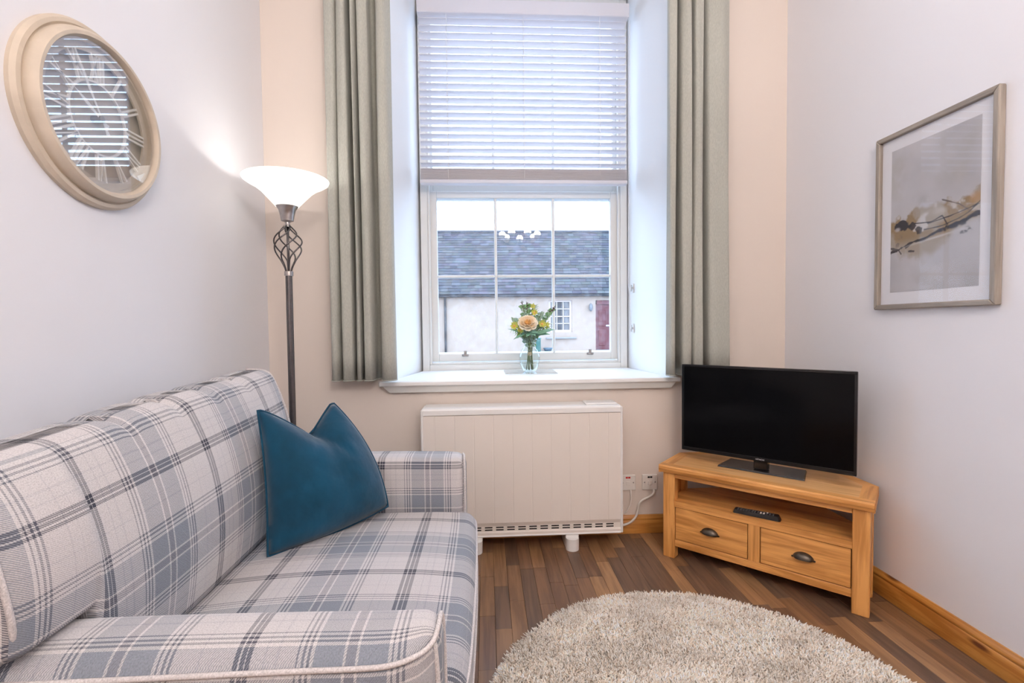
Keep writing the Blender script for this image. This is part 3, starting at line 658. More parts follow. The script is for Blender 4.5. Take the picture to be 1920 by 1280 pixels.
def make_arm(y0, y1, near, AZ=.622):
    def uva(p, k, s_):
        if k == 2: return (p[0]+.045, .959-p[1] if near else 1.872-p[1])
        if k == 1: return (p[0]+.045, (AZ-p[2])+(.16 if near else -.013))
        return (p[1]+.12, AZ-p[2]+.1)
    def da(q, p, nn):
        x_, y_, z_ = p
        sy = -1 if near else 1         # outer side
        outer = max(0, q[1]*sy); 
        if q[2] > 0: z_ -= .022*outer**2*q[2]
        if q[0] > .5 and q[2] > 0: z_ -= .006*(q[0]-.5)*2
        fr_ = max(0, x_-(ARX1-.10))/.10
        if q[1]*sy > -.2: y_ -= sy*.070*fr_**2*min(1, (q[1]*sy+.2)/1.2)
        z_ += .006*math.sin(x_*7)*max(0, q[2])*.5
        return (x_, y_, z_)
    v, f_, uvs = softbox(ARX0, ARX1, y0, y1, .07, AZ, .040, (24, 6, 8), da, uva)
    return MB().add(v, f_, uvs).build('arm', T, sf, smooth=True)
arm_near = make_arm(.795, .945, True); arm_far = make_arm(1.885, 2.075, False, .643)
def pipe(pts, parent, r=.0048, closed=False):
    P = []; n = len(pts)
    for i in range(n-(0 if closed else 1)):
        p0, p1, p2, p3 = [Vector(pts[(i+d) % n] if closed else pts[max(0, min(n-1, i+d))]) for d in (-1, 0, 1, 2)]
        for k in range(5):
            t = k/5; P.append(.5*((2*p1)+(-p0+p2)*t+(2*p0-5*p1+4*p2-p3)*t*t+(-p0+3*p1-3*p2+p3)*t**3))
    if not closed: P.append(Vector(pts[-1]))
    return MB().tube(P, r, 8, closed=closed).build('piping', M['piping'], parent, smooth=True)
# near arm: outer top edge, then up round the front and down
pipe([(-1.05, .800, .588), (-.7, .799, .588), (-.35, .799, .588), (-.22, .799, .587), (-.165, .803, .588), (-.125, .822, .590), (-.104, .845, .594), (-.096, .870, .603), (-.094, .905, .606), (-.094, .930, .596), (-.092, .940, .56), (-.090, .942, .45), (-.090, .942, .10)], arm_near)
pipe([(-.096, .858, .09), (-.095, .858, .3), (-.095, .858, .50), (-.100, .858, .585)], arm_near)
pipe([(-.092, 1.889, .09), (-.091, 1.889, .40), (-.091, 1.890, .58), (-.093, 1.905, .623), (-.094, 1.94, .633), (-.098, 1.98, .626), (-.103, 2.01, .615), (-.101, 2.01, .52), (-.099, 2.01, .1)], arm_far)
# seat cushion piping, top and bottom front edges
pipe([(-.76, .958, .405), (-.12, .958, .402), (-.070, .966, .402), (-.053, .99, .402), (-.044, 1.1, .402), (-.039, 1.42, .402), (-.044, 1.75, .402), (-.055, 1.86, .402), (-.09, 1.882, .402)], seat, .004)
pipe([(-.76, .958, .295), (-.12, .958, .295), (-.070, .966, .295), (-.053, .99, .295), (-.044, 1.1, .295), (-.039, 1.42, .295), (-.044, 1.75, .295), (-.055, 1.86, .295), (-.09, 1.882, .295)], seat, .004)
# back
def uv_back(p, k, s_):
    if p[1] < 1.0 and p[2] > .42:
        lo_ = .43+.192*min(1, max(0, .952-p[1])/.016); p = (p[0], p[1], lo_+(p[2]-.43)*(.975-lo_)/.545)
    if k == 1: return (p[0], p[2])
    if k == 2: return (p[1]-.956+.014, -(p[0]+.93)*1.0+.97-.845+.014)
    return (p[1]-.956+.014, p[2]-.845+.014)
def d_back(q, p, nn):
    x_, y_, z_ = p; t = (z_-.43)/.54; ztilt = (.030 if q[1] > 0 else .032)*q[1]*t
    if y_ < 1.0:
        lo_ = .43+.192*min(1, max(0, .952-y_)/.016)
        z_ = lo_+(z_-.43)*(.975-lo_)/.545
    z_ += ztilt
    x_ = x_ - .070*t**2.5 + ((.010+.022*(1-q[1]**4))*(1-(2*t-1)**2) if q[0] > 0 else .055*t**3)
    if q[2] > .6:
        for yc, a_ in ((1.12, .010), (1.30, .012), (1.47, .012), (1.66, .009)):
            g_ = math.exp(-((y_-yc-.10*(x_+.93))/.018)**2); z_ -= a_*g_*(q[2]-.6)/.4; 
        z_ += .008*math.cos(q[1]*4.1)*(q[2]-.6)
    return (x_, y_, z_)
v, f_, uvs = softbox(-.955, -.752, .772, 1.905, .43, .975, .042, (6, 70, 14), d_back, uv_back)
back = MB().add(v, f_, uvs).build('back_cushion', T, sf, smooth=True)
def bx(z):
    t = min(1, (z-.43)/.54); return -.755-.070*t**2.5+.010*(1-(2*t-1)**2)+.004
pipe([(bx(.66)-.02, .800, .640), (bx(.7)+.0, .784, .70), (bx(.8), .780, .80), (bx(.90)-.01, .787, .905), (bx(.93)-.04, .792, .945), (bx(.93)-.10, .797, .950)], back, .005)
pipe([(bx(.62), 1.902, .62), (bx(.8), 1.899, .80), (bx(.95)-.006, 1.896, .955), (bx(.99)-.035, 1.893, .995), (bx(.99)-.10, 1.89, 1.000)], back, .005)
v, f_, uvs = softbox(-1.10, -.965, .80, 2.05, .07, .84, .03, (4, 10, 6), None, uv_back); MB().add(v, f_, uvs).build('back_frame', T, sf, smooth=True)
for (q, r_) in ((-.18, .84), (-.18, 2.00), (-1.02, .84), (-1.02, 2.00)): MB().lathe([(0, 0), (.02, 0), (.027, .075), (0, .075)], 16, (q, r_, 0)).build('foot', mat('dark_foot', (.05, .03, .02), .4, noise=(20, .2)), sf, smooth=True, angle=40)

# ------------------------------------------------------------------ velvet cushion
BL, BR = Vector((-.685, 1.505, .452)), Vector((-.375, 1.800, .487)); TL, TR = Vector((-.735, 1.575, .895)), Vector((-.585, 1.865, .868))
pc = thing('throw_cushion', 'teal blue velvet cushion with chopped top leaning in the sofa corner', 'cushion', (-.55, 1.66, .45))
nrm = (BR-BL).cross(TL-BL).normalized()      # faces the room
nU = 34; vs = []
for side in (1, -1):
    for j in range(nU+1):
        for i in range(nU+1):
            u = 2*i/nU-1; v_ = 2*j/nU-1
            s0, t0 = (u+1)/2, (v_+1)/2
            p = (BL*(1-s0)+BR*s0)*(1-t0)+(TL*(1-s0)+TR*s0)*t0
            ex, ey = (BR-BL), ((TL+TR)-(BL+BR))/2
            # edges pulled in between the corners
            p = p-ex.normalized()*(.010 if u < 0 else -.040)*u*(1-v_*v_)*abs(u)-ey.normalized()*(-.012 if v_ < 0 else .004)*v_*(1-u*u)*abs(v_)
            if v_ < 0: p = p - Vector((0, 0, 1))*.022*(1-u*u)*abs(v_)**2*0
            uc = .28                                  # notch
            nf = max(0, (u+.95)/(uc+.95))**1.25 if u < uc else max(0, 1-(u-uc)/(.90-uc))**1.1
            notch = nf*max(0, (v_+.30)/1.30)**1.8
            p = p-Vector((0, 0, 1))*.105*notch
            th = .095*((1-abs(u)**2.6)*(1-abs(v_)**2.6))**.58
            th *= 1-.25*notch
            cr = .030*math.exp(-((u-uc-.30*(1-v_))/.07)**2)*max(0, v_)**.8+.010*math.exp(-((u-uc-.62*(1-v_))/.06)**2)*max(0, v_)**1.2+.009*math.exp(-((u-uc+.55*(1-v_))/.08)**2)*max(0, v_)**1.4    # crease running from the notch
            cr += .006*math.exp(-((v_+.62-.1*u)/.06)**2)*max(0, -u)            # crease low at left
            w_ = .006*math.exp(-((v_-.35-.5*abs(u-.3))/.10)**2)*(1-u*u)*max(0, v_)+.004*math.sin(7*u+3*v_)*math.sin(5*v_-2*u)*(1-u*u)*(1-v_*v_)
            vs.append(p+nrm*side*(th*(1 if side > 0 else .55)-cr*(1 if side > 0 else 0)+w_) )
n1 = nU+1; off = n1*n1; fs = []
for j in range(nU):
    for i in range(nU):
        a_ = j*n1+i; fs.append((a_, a_+1, a_+n1+1, a_+n1)); fs.append((off+a_, off+a_+n1, off+a_+n1+1, off+a_+1))
m = MB(); m.add(vs, fs); o = m.build('cover', M['velvet'], pc, recalc=False)
b = bmesh.new(); b.from_mesh(o.data); bmesh.ops.remove_doubles(b, verts=b.verts, dist=.0004); bmesh.ops.recalc_face_normals(b, faces=b.faces)
for f in b.faces: f.smooth = True
b.to_mesh(o.data); b.free()
loop = [i for i in range(nU+1)]+[j*n1+nU for j in range(1, nU+1)]+[nU*n1+i for i in range(nU-1, -1, -1)]+[j*n1 for j in range(nU-1, 0, -1)]
MB().tube([(vs[q]+vs[off+q])/2 for q in loop], .0042, 7, closed=True).build('piping', M['velvet'], pc, smooth=True)

# ------------------------------------------------------------------ floor lamp
LX, LY = -.880, 2.215
lp = thing('floor_lamp', 'lit uplighter floor lamp with white bowl shade in the corner', 'floor lamp', (LX, LY, 0))
MB().lathe([(0, 0), (.115, 0), (.118, .006), (.110, .014), (.05, .022), (.022, .034), (.0145, .05), (0, .05)], 48, (LX, LY, 0)).build('base', M['pole'], lp, smooth=True, angle=40)
pf = []
for k in range(32): pf.append(.0145*(1-.14*(abs(math.sin(k*PI/8))**6)))
m = MB(); vs = [(LX+pf[k]*math.cos(2*PI*k/32), LY+pf[k]*math.sin(2*PI*k/32), z) for z in (.045, 1.402) for k in range(32)]
m.add(vs, [(k, (k+1) % 32, 32+(k+1) % 32, 32+k) for k in range(32)]); m.build('pole', M['pole'], lp, smooth=True)
MB().lathe([(0, 1.392), (.019, 1.392), (.019, 1.412), (0, 1.414)], 24, (LX, LY, 0)).build('collar', M['nickel'], lp, smooth=True, angle=40)
for k in range(6):
    P = []
    for i in range(25):
        t = i/24; z = 1.41+.205*t; r_ = .012+.048*(math.sin(PI*t**1.35))**1.1 if 0 < t < 1 else .012
        a_ = 2*PI*k/6+1.25*PI*max(0, t-.25)**1.3; P.append((LX+r_*math.cos(a_), LY+r_*math.sin(a_), z))
    MB().tube(P, .0032, 7).build('cage_wire', M['pole'], lp, smooth=True)
MB().tube([(LX, LY, 1.405), (LX, LY, 1.62)], .0055, 10).build('spindle', M['pole'], lp, smooth=True)
MB().lathe([(0, 1.610), (.016, 1.610), (.010, 1.622), (.010, 1.630), (.026, 1.636), (.030, 1.66), (.036, 1.685), (.050, 1.706), (.048, 1.708), (0, 1.69)], 40, (LX, LY, 0)).build('gallery', M['nickel'], lp, smooth=True, angle=40)
ms = bpy.data.materials.new('opal_glass'); ms.use_nodes = True; t_ = ms.node_tree; t_.nodes.clear()
oo = t_.nodes.new('ShaderNodeOutputMaterial'); pr_ = t_.nodes.new('ShaderNodeBsdfPrincipled'); pr_.inputs['Base Color'].default_value = (.92, .91, .88, 1); pr_.inputs['Roughness'].default_value = .25
pr_.inputs['Emission Color'].default_value = (1, .97, .92, 1); pr_.inputs['Emission Strength'].default_value = .85
tl_ = t_.nodes.new('ShaderNodeBsdfTranslucent'); tl_.inputs[0].default_value = (.95, .94, .9, 1); mx_ = t_.nodes.new('ShaderNodeMixShader'); mx_.inputs[0].default_value = .10
t_.links.new(pr_.outputs[0], mx_.inputs[1]); t_.links.new(tl_.outputs[0], mx_.inputs[2]); t_.links.new(mx_.outputs[0], oo.inputs[0])
pr = [(.048, 1.700), (.062, 1.716), (.082, 1.738), (.106, 1.764), (.132, 1.785), (.160, 1.800), (.177, 1.812), (.180, 1.820)]
MB().lathe([(r_, z) for r_, z in pr]+[(.176, 1.822)]+[(r_-.005, z+.004) for r_, z in pr[::-1]][1:], 72, (LX, LY, 0)).build('shade', ms, lp, smooth=True)
MB().lathe([(0, 1.68), (.012, 1.68), (.013, 1.70), (.020, 1.712), (.020, 1.718), (.012, 1.727), (0, 1.729)], 20, (LX, LY, 0)).build('bulb', mat('lit_bulb', (1, 1, 1), .4, emit=(1, .93, .82), estr=6), lp, smooth=True)
ld = bpy.data.lights.new('lamp_bulb_light', 'POINT'); ld.energy = LAMP_W; ld.color = LAMP_COL; ld.shadow_soft_size = .02; lo = link(bpy.data.objects.new('lamp_bulb_light', ld)); lo.parent = lp; lo.location = (0, 0, 1.752)

# ------------------------------------------------------------------ chandelier behind the camera
CX, CY, CZ = .535, -.92, 2.50
ch = thing('chandelier', 'warm lit seven arm ceiling light seen reflected in the window pane', 'ceiling light', (CX, CY, ZC))
MB().lathe([(0, ZC), (.06, ZC), (.055, ZC-.02), (.01, ZC-.03), (0, ZC-.03)], 24, (CX, CY, 0)).build('ceiling_rose', M['nickel'], ch, smooth=True, angle=40)
MB().tube([(CX, CY, ZC-.02), (CX, CY, CZ-.08)], .007, 8).build('stem', M['nickel'], ch, smooth=True)
MB().ball((CX, CY, CZ-.09), .03, 14, 10).build('hub', M['nickel'], ch, smooth=True)
bulbm = mat('warm_bulb', (1, 1, 1), .4, emit=(1, .72, .42), estr=9)
gs = mat('frosted_cup', (.9, .85, .78), .4, emit=(1, .75, .5), estr=1.0, noise=(10, .03))
for k in range(7):
    a_ = 2*PI*k/7+.3; ca, sa = math.cos(a_), math.sin(a_); r_ = .27
    MB().tube([(CX+ca*.02, CY+sa*.02, CZ-.09), (CX+ca*.12, CY+sa*.12, CZ-.12), (CX+ca*.22, CY+sa*.22, CZ-.10), (CX+ca*r_, CY+sa*r_, CZ-.05)], .006, 8).build('arm', M['nickel'], ch, smooth=True)
    MB().lathe([(.012, CZ-.055), (.022, CZ-.05), (.042, CZ-.02), (.052, CZ+.02), (.050, CZ+.02), (.040, CZ-.018), (.020, CZ-.045)], 24, (CX+ca*r_, CY+sa*r_, 0)).build('cup_shade', gs, ch, smooth=True)
    MB().ball((CX+ca*r_, CY+sa*r_, CZ+.0), .024, 12, 8).build('bulb', bulbm, ch, smooth=True)
    ld = bpy.data.lights.new('chandelier_light', 'POINT'); ld.energy = CHANDELIER_W; ld.color = CHANDELIER_COL; ld.shadow_soft_size = .05
    lo = link(bpy.data.objects.new('chandelier_light', ld)); lo.parent = ch; lo.location = (ca*r_, sa*r_, CZ-ZC+.03)

# ------------------------------------------------------------------ wall clock
KY, KZ = 1.49, 1.775
ck = thing('wall_clock', 'large round cream skeleton wall clock with roman numerals', 'clock', (XL, KY, KZ-.255))
c0 = (XL, KY, KZ)
MB().lathe([(.222, 0), (.256, 0), (.257, .012), (.250, .022), (.240, .024), (.235, .020), (.222, .020)], 96, c0, 'X', closed=True).build('outer_rim', M['clock'], ck, smooth=True, angle=35)
MB().lathe([(.198, .006), (.232, .006), (.234, .030), (.230, .044), (.222, .052), (.213, .052), (.208, .044), (.206, .036), (.199, .036)], 96, c0, 'X', closed=True).build('inner_rim', M['clock'], ck, smooth=True, angle=35)
MB().lathe([(0, .0005), (.224, .0005), (.224, .005), (0, .005)], 96, c0, 'X').build('backing', M['clock_back'], ck)
MB().lathe([(.178, .018), (.199, .018), (.199, .024), (.178, .024)], 96, c0, 'X', closed=True).build('chapter_ring', M['clock'], ck)
MB().lathe([(.100, .018), (.106, .018), (.106, .024), (.100, .024)], 96, c0, 'X', closed=True).build('chapter_ring', M['clock_num'], ck)
rom = ['XII', 'I', 'II', 'III', 'IV', 'V', 'VI', 'VII', 'VIII', 'IX', 'X', 'XI']
adv = {'I': .013, 'V': .026, 'X': .027}
for h_ in range(12):
    s_ = rom[h_]; wt = sum(adv[c] for c in s_); xx = -wt/2; m = MB()
    a_ = 2*PI*h_/12
    def Pn(x_, y_, d): # x_ sideways, y_ radius
        # face coordinates: up = z, right = +Y
        return (XL+d, KY+math.sin(a_)*y_+math.cos(a_)*x_, KZ+math.cos(a_)*y_-math.sin(a_)*x_)
    def bar(xa, ya, xb, yb, wd):
        vs = []
        for d in (.018, .025):
            vs += [Pn(xa-wd/2, ya, d), Pn(xa+wd/2, ya, d), Pn(xb+wd/2, yb, d), Pn(xb-wd/2, yb, d)]
        m.add(vs, [(0, 1, 2, 3), (4, 7, 6, 5), (0, 4, 5, 1), (1, 5, 6, 2), (2, 6, 7, 3), (3, 7, 4, 0)])
    for c in s_:
        w_ = adv[c]; mid = xx+w_/2
        if c == 'I': bar(mid, .104, mid, .180, .006)
        elif c == 'V': bar(mid-.010, .180, mid, .104, .006); bar(mid+.010, .180, mid, .104, .004)
        else: bar(mid-.010, .180, mid+.010, .104, .006); bar(mid+.010, .180, mid-.010, .104, .004)
        xx += w_
    m.build('numeral', M['clock_num'], ck)
def hand(name, ang, ln, tail, wd, d):
    a_ = ang; P2 = lambda x_, y_, dd: (XL+dd, KY+math.sin(a_)*y_+math.cos(a_)*x_, KZ+math.cos(a_)*y_-math.sin(a_)*x_)
    pr2 = [(0, ln), (wd, ln*.55), (wd*.5, 0), (wd*.7, -tail*.5), (wd*1.6, -tail), (-wd*1.6, -tail), (-wd*.7, -tail*.5), (-wd*.5, 0), (-wd, ln*.55)]
    n = len(pr2); vs = [P2(x_, y_, d) for x_, y_ in pr2]+[P2(x_, y_, d+.0015) for x_, y_ in pr2]
    MB().add(vs, [tuple(range(n)), tuple(range(n, 2*n))[::-1]]+[(i, (i+1) % n, n+(i+1) % n, n+i) for i in range(n)]).build(name, M['hand'], ck)
hand('minute_hand', 2*PI*(-.082), .170, .045, .0045, .030); hand('hour_hand', 2*PI*(-.165), .105, .03, .006, .027)
MB().lathe([(0, .004), (.010, .004), (.010, .033), (.006, .036), (0, .036)], 20, c0, 'X').build('hub', M['hubm'], ck, smooth=True, angle=40)
MB().lathe([(0, .0385), (.2075, .0385), (.2075, .0405), (0, .0405)], 96, c0, 'X').build('glass', M['clock_glass'], ck)
m = MB(); vs = [(XL+.030, KY+.135, KZ-.122), (XL+.030, KY+.178, KZ-.098), (XL+.030, KY+.185, KZ-.115), (XL+.030, KY+.160, KZ-.150)]
m.add(vs+[(a_+.001, b_, c_) for a_, b_, c_ in vs], [(0, 1, 2, 3), (4, 7, 6, 5), (0, 4, 5, 1), (1, 5, 6, 2), (2, 6, 7, 3), (3, 7, 4, 0)]); o = m.build('card_tag', M['hand'], ck); o['label'] = 'small white card tucked inside the rim'

# ------------------------------------------------------------------ framed picture
pcx = XR; Y0, Y1, Z0, Z1 = 1.470, 1.958, 1.208, 1.915
pf_ = thing('framed_picture', 'silvered wood framed abstract print on the right wall', 'picture', (XR, (Y0+Y1)/2, Z0))
fw = .020
def framebar(P4, P4b, mt):
    m = MB(); m.add(P4+P4b, [(0, 1, 2, 3), (4, 7, 6, 5), (0, 4, 5, 1), (1, 5, 6, 2), (2, 6, 7, 3), (3, 7, 4, 0)])
    o = m.build('frame_bar', mt, pf_); b_ = o.modifiers.new('b', 'BEVEL'); b_.width = .004; b_.segments = 2
O = [(Y0, Z0), (Y1, Z0), (Y1, Z1), (Y0, Z1)]; I = [(Y0+fw, Z0+fw), (Y1-fw, Z0+fw), (Y1-fw, Z1-fw), (Y0+fw, Z1-fw)]
for k in range(4):
    l_ = (k+1) % 4
    q = [O[k], O[l_], I[l_], I[k]]; framebar([(XR-.0005, a_, b_) for a_, b_ in q], [(XR-.026, a_, b_) for a_, b_ in q], M['silverwood_y'] if k in (0, 2) else M['silverwood'])
MB().box(XR-.010, XR-.004, Y0+fw-.002, Y1-fw+.002, Z0+fw-.002, Z1-fw+.002).build('mount', M['mount'], pf_)
# print: fine grid with the print's own colours
AY0, AY1, AZ0, AZ1 = Y0+.066, Y1-.066, Z0+.068, Z1-.068
GW, GH = 260, 420
uu, vv = np.meshgrid(np.linspace(0, 1, GW), np.linspace(0, 1, GH))     # uu: 0 = left in view (far), vv: 0 = top
def fbm(u, v, sc_, seed, oct_=5):
    r_ = np.random.default_rng(seed); out = np.zeros_like(u); amp = 1; tot = 0
    for o_ in range(oct_):
        g_ = r_.random((64, 64)); x_ = (u*sc_*2**o_) % 63; y_ = (v*sc_*2**o_*1.4) % 63
        xi = x_.astype(int); yi = y_.astype(int); fx = x_-xi; fy = y_-yi; fx = fx*fx*(3-2*fx); fy = fy*fy*(3-2*fy)
        a_ = g_[yi, xi]*(1-fx)+g_[yi, xi+1]*fx; b_ = g_[yi+1, xi]*(1-fx)+g_[yi+1, xi+1]*fx
        out += amp*(a_*(1-fy)+b_*fy); tot += amp; amp *= .55
    return out/tot
base = np.stack([.50+.0*uu, .485+.0*uu, .505+.0*uu], -1)
n0 = fbm(uu, vv, 2.2, 1)[..., None]; base = base*(.80+.42*n0)
def over(col, al): 
    global base
    base = base*(1-al[..., None])+np.array(col)*al[..., None]
sm = lambda x_, a_, b_: np.clip((x_-a_)/(b_-a_), 0, 1)**2*(3-2*np.clip((x_-a_)/(b_-a_), 0, 1))
wob = fbm(uu, vv, 5, 5)-.5; wob2 = fbm(uu, vv, 14, 6)-.5
over((.40, .375, .33), .45*sm(fbm(uu, vv, 2.5, 9), .5, .7)*sm(vv, .02, .1)*(1-sm(vv, .3, .42)))
over((.38, .36, .34), .4*sm(fbm(uu, vv, 2.5, 10), .5, .7)*sm(vv, .84, .95))
# tan land band
topb = .535-.10*uu**.7-.05*np.exp(-((uu-.38)/.18)**2)+.16*wob+.07*wob2
botb = .74+.10*np.exp(-((uu-.45)/.22)**2)-.15*uu+.15*wob+.05*wob2
band = sm(vv, 0, 1)*0+sm(vv-topb, -.012, .02)*(1-sm(vv-botb, -.05, .03))
over((.36, .30, .235), band*.92)
over((.27, .18, .085), band*sm(fbm(uu, vv, 4, 12), .46, .58)*.8*(1-sm(vv, .62, .7)))
over((.42, .255, .13), .8*np.exp(-(((uu-.96)/.07)**2+((vv-.475)/.035)**2)**2))
over((.62, .60, .60), .7*sm(fbm(uu, vv, 5, 15), .60, .68)*band*(1-sm(vv, .6, .66)))
over((.56, .54, .52), .6*np.exp(-(((uu-.60)/.08)**2+((vv-.50+.0*uu)/.02)**2)))
def stroke(pts, wd, col, al=.95, rough=.5):
    d = np.full(uu.shape, 9.); asp = (AZ1-AZ0)/(AY1-AY0)
    for (a_, b_), (c_, e_) in zip(pts[:-1], pts[1:]):
        b2, e2, v2 = b_*asp, e_*asp, vv*asp; L2 = (c_-a_)**2+(e2-b2)**2+1e-9
        t = np.clip(((uu-a_)*(c_-a_)+(v2-b2)*(e2-b2))/L2, 0, 1); d = np.minimum(d, np.hypot(uu-a_-t*(c_-a_), v2-b2-t*(e2-b2)))
    wv = wd*1.15*np.clip(1+rough*3.2*(fbm(uu, vv, 30, 31, 3)-.5), .3, 3); d = d+.006*(fbm(uu, vv, 18, 33, 3)-.5); over(col, al*(1-sm(d, wv*.6, wv*1.25+.003)))
K = (.035, .032, .040)
over(K, .97*sm(.062+.08*wob2-np.hypot((uu-.14)*.55, (vv-.545)*1.6), -.006, .008)); over((.45, .42, .42), .8*np.exp(-(((uu-.09)/.035)**2+((vv-.562)/.014)**2)**2))
over(K, .9*sm(.024+.09*wob2-np.hypot((uu-.27)*.6, (vv-.555)), -.006, .006)); over(K, .85*sm(.022+.09*wob2-np.hypot((uu-.36)*.6, (vv-.59)), -.006, .006))
stroke([(0, .715), (.12, .700), (.25, .672), (.45, .655), (.62, .620), (.80, .598), (1, .575)], .010, K, .97, 1.0)
stroke([(.60, .628), (.82, .606), (1, .560)], .015, K, .9, 1.2)
stroke([(.20, .70), (.30, .665), (.42, .672), (.5, .64)], .006, K, .85, .8)
stroke([(0, .685), (.10, .70), (.14, .735)], .006, K, .8)
stroke([(.30, .545), (.50, .560), (.62, .535), (.68, .60)], .0045, K, .9); stroke([(.42, .60), (.62, .60), (.80, .575), (.9, .55), (1, .50)], .004, K, .85)
stroke([(.62, .435), (.80, .49), (.90, .545)], .004, (.12, .09, .08), .85); stroke([(.46, .565), (.70, .55), (1, .515)], .004, K, .85); stroke([(.24, .725), (.30, .73)], .007, K, .85)
over(K, .8*sm(fbm(uu, vv, 16, 41), .5, .6)*np.exp(-(((uu-.86)/.15)**2+((vv-.655+.12*(uu-.86))/.018)**2)**2))
over((.12, .11, .12), .6*sm(fbm(uu, vv, 20, 42), .52, .6)*np.exp(-(((uu-.07)/.09)**2+((vv-.64)/.05)**2)**2))
over((.62, .60, .60), .6*np.exp(-(((uu-.55)/.35)**2+((vv-.665+.07*(uu-.55))/.007)**2)))
over((.36, .35, .35), .5*np.exp(-(((uu-.40)/.06)**2+((vv-.40)/.035)**2))*sm(fbm(uu, vv, 14, 44), .45, .6))
base = np.clip(base, 0, 1)
xs_ = AY1-uu*(AY1-AY0); zs_ = AZ1-vv*(AZ1-AZ0)
co = np.stack([np.full(uu.shape, XR-.0108), xs_, zs_], -1).reshape(-1, 3)
me = bpy.data.meshes.new('print'); ii = np.arange(GW*GH).reshape(GH, GW); q = np.stack([ii[:-1, :-1], ii[:-1, 1:], ii[1:, 1:], ii[1:, :-1]], -1).reshape(-1, 4)
me.vertices.add(len(co)); me.vertices.foreach_set('co', co.ravel()); me.loops.add(q.size); me.loops.foreach_set('vertex_index', q.ravel()); me.polygons.add(len(q)); me.polygons.foreach_set('loop_start', np.arange(0, q.size, 4))
me.update(); at = me.color_attributes.new('print_ink', 'FLOAT_COLOR', 'POINT'); at.data.foreach_set('color', np.concatenate([base, np.ones(uu.shape+(1,))], -1).reshape(-1))
mp_ = bpy.data.materials.new('print_paper'); mp_.use_nodes = True; nt_ = mp_.node_tree; an = nt_.nodes.new('ShaderNodeAttribute'); an.attribute_name = 'print_ink'; nt_.links.new(an.outputs['Color'], nt_.nodes['Principled BSDF'].inputs['Base Color']); nt_.nodes['Principled BSDF'].inputs['Roughness'].default_value = .8
me.materials.append(mp_); o = link(bpy.data.objects.new('print', me)); o.parent = pf_; o.matrix_parent_inverse = WM[pf_.name].inverted(); WM[o.name] = Matrix.Identity(4)
MB().box(XR-.0165, XR-.015, Y0+fw-.001, Y1-fw+.001, Z0+fw-.001, Z1-fw+.001).build('glass', M['pic_glass'], pf_)

# ------------------------------------------------------------------ round shaggy rug
RX, RY, RR = .655, 1.285, .685
rg = thing('round_rug', 'round shaggy cream and beige rug on the wooden floor', 'rug', (RX, RY, 0))
rm = bpy.data.materials.new('shag_yarn'); rm.use_nodes = True; t_ = rm.node_tree; p_ = t_.nodes['Principled BSDF']; an = t_.nodes.new('ShaderNodeAttribute'); an.attribute_name = 'yarn'
t_.links.new(an.outputs['Color'], p_.inputs['Base Color']); p_.inputs['Roughness'].default_value = .9; p_.inputs['Sheen Weight'].default_value = .3; p_.inputs['Specular IOR Level'].default_value = .2
MB().lathe([(0, .0005), (RR-.015, .0005), (RR-.01, .006), (0, .006)], 96, (RX, RY, 0)).build('backing', mat('rug_backing', (.30, .25, .20), .9, noise=(30, .2)), rg)
NT = 80000
a_ = rng.random(NT)*2*PI; r_ = np.sqrt(rng.random(NT))*RR*.985; bx_, by_ = RX+r_*np.cos(a_), RY+r_*np.sin(a_)
sel = by_ > .62; bx_, by_, r_, a_ = bx_[sel], by_[sel], r_[sel], a_[sel]; n = len(bx_)
hgt = .018+.010*rng.random(n); edge = np.clip((r_-(RR-.04))/.04, 0, 1); hgt *= 1-.35*edge
th = rng.random(n)*2*PI; flow = fbm((bx_[None, :]+1)/3, (by_[None, :]+1)/3, 9, 71)[0]*4*PI
dx = .004*np.cos(flow)+.011*np.cos(th)+.012*edge*np.cos(a_); dy = .004*np.sin(flow)+.011*np.sin(th)+.012*edge*np.sin(a_)
P0 = np.stack([bx_, by_, np.full(n, .005)], -1); P1 = P0+np.stack([dx*.35, dy*.35, hgt*.6], -1); P2 = P0+np.stack([dx, dy, hgt], -1)
wd = .0021+.0011*rng.random(n); ring = []
for P, s_ in ((P0, .8), (P1, 1.25), (P2, .85)):
    for k in range(3):
        an_ = th+2*PI*k/3; ring.append(P+np.stack([np.cos(an_)*wd*s_, np.sin(an_)*wd*s_, np.zeros(n)], -1))
ring.append(P2+np.stack([dx*.08, dy*.08, wd*.9], -1))
V = np.stack(ring, 1).reshape(-1, 3); b0 = (np.arange(n)*10)[:, None]
quads = np.concatenate([b0+np.array([[l*3+k, l*3+(k+1) % 3, (l+1)*3+(k+1) % 3, (l+1)*3+k]]) for l in (0, 1) for k in range(3)], 0)
tris = np.concatenate([b0+np.array([[6+k, 6+(k+1) % 3, 9]]) for k in range(3)], 0)
me = bpy.data.meshes.new('pile'); me.vertices.add(len(V)); me.vertices.foreach_set('co', V.ravel()); nl = quads.size+tris.size
me.loops.add(nl); me.loops.foreach_set('vertex_index', np.concatenate([quads.ravel(), tris.ravel()])); me.polygons.add(len(quads)+len(tris))
me.polygons.foreach_set('loop_start', np.concatenate([np.arange(0, quads.size, 4), quads.size+np.arange(0, tris.size, 3)])); me.update()
me.polygons.foreach_set('use_smooth', np.ones(len(me.polygons), bool))
pal = np.array([[.90, .82, .73], [.76, .66, .55], [.96, .92, .86], [.44, .35, .27], [.82, .70, .58]])
blot = fbm((bx_[None, :]+1)/3, (by_[None, :]+1)/3, 26, 77, 3)[0]; pk = rng.choice(5, n, p=[.34, .26, .22, .08, .10]); cl = np.minimum(1, pal[pk]*(.90+.28*sm(blot, .35, .65))[:, None])
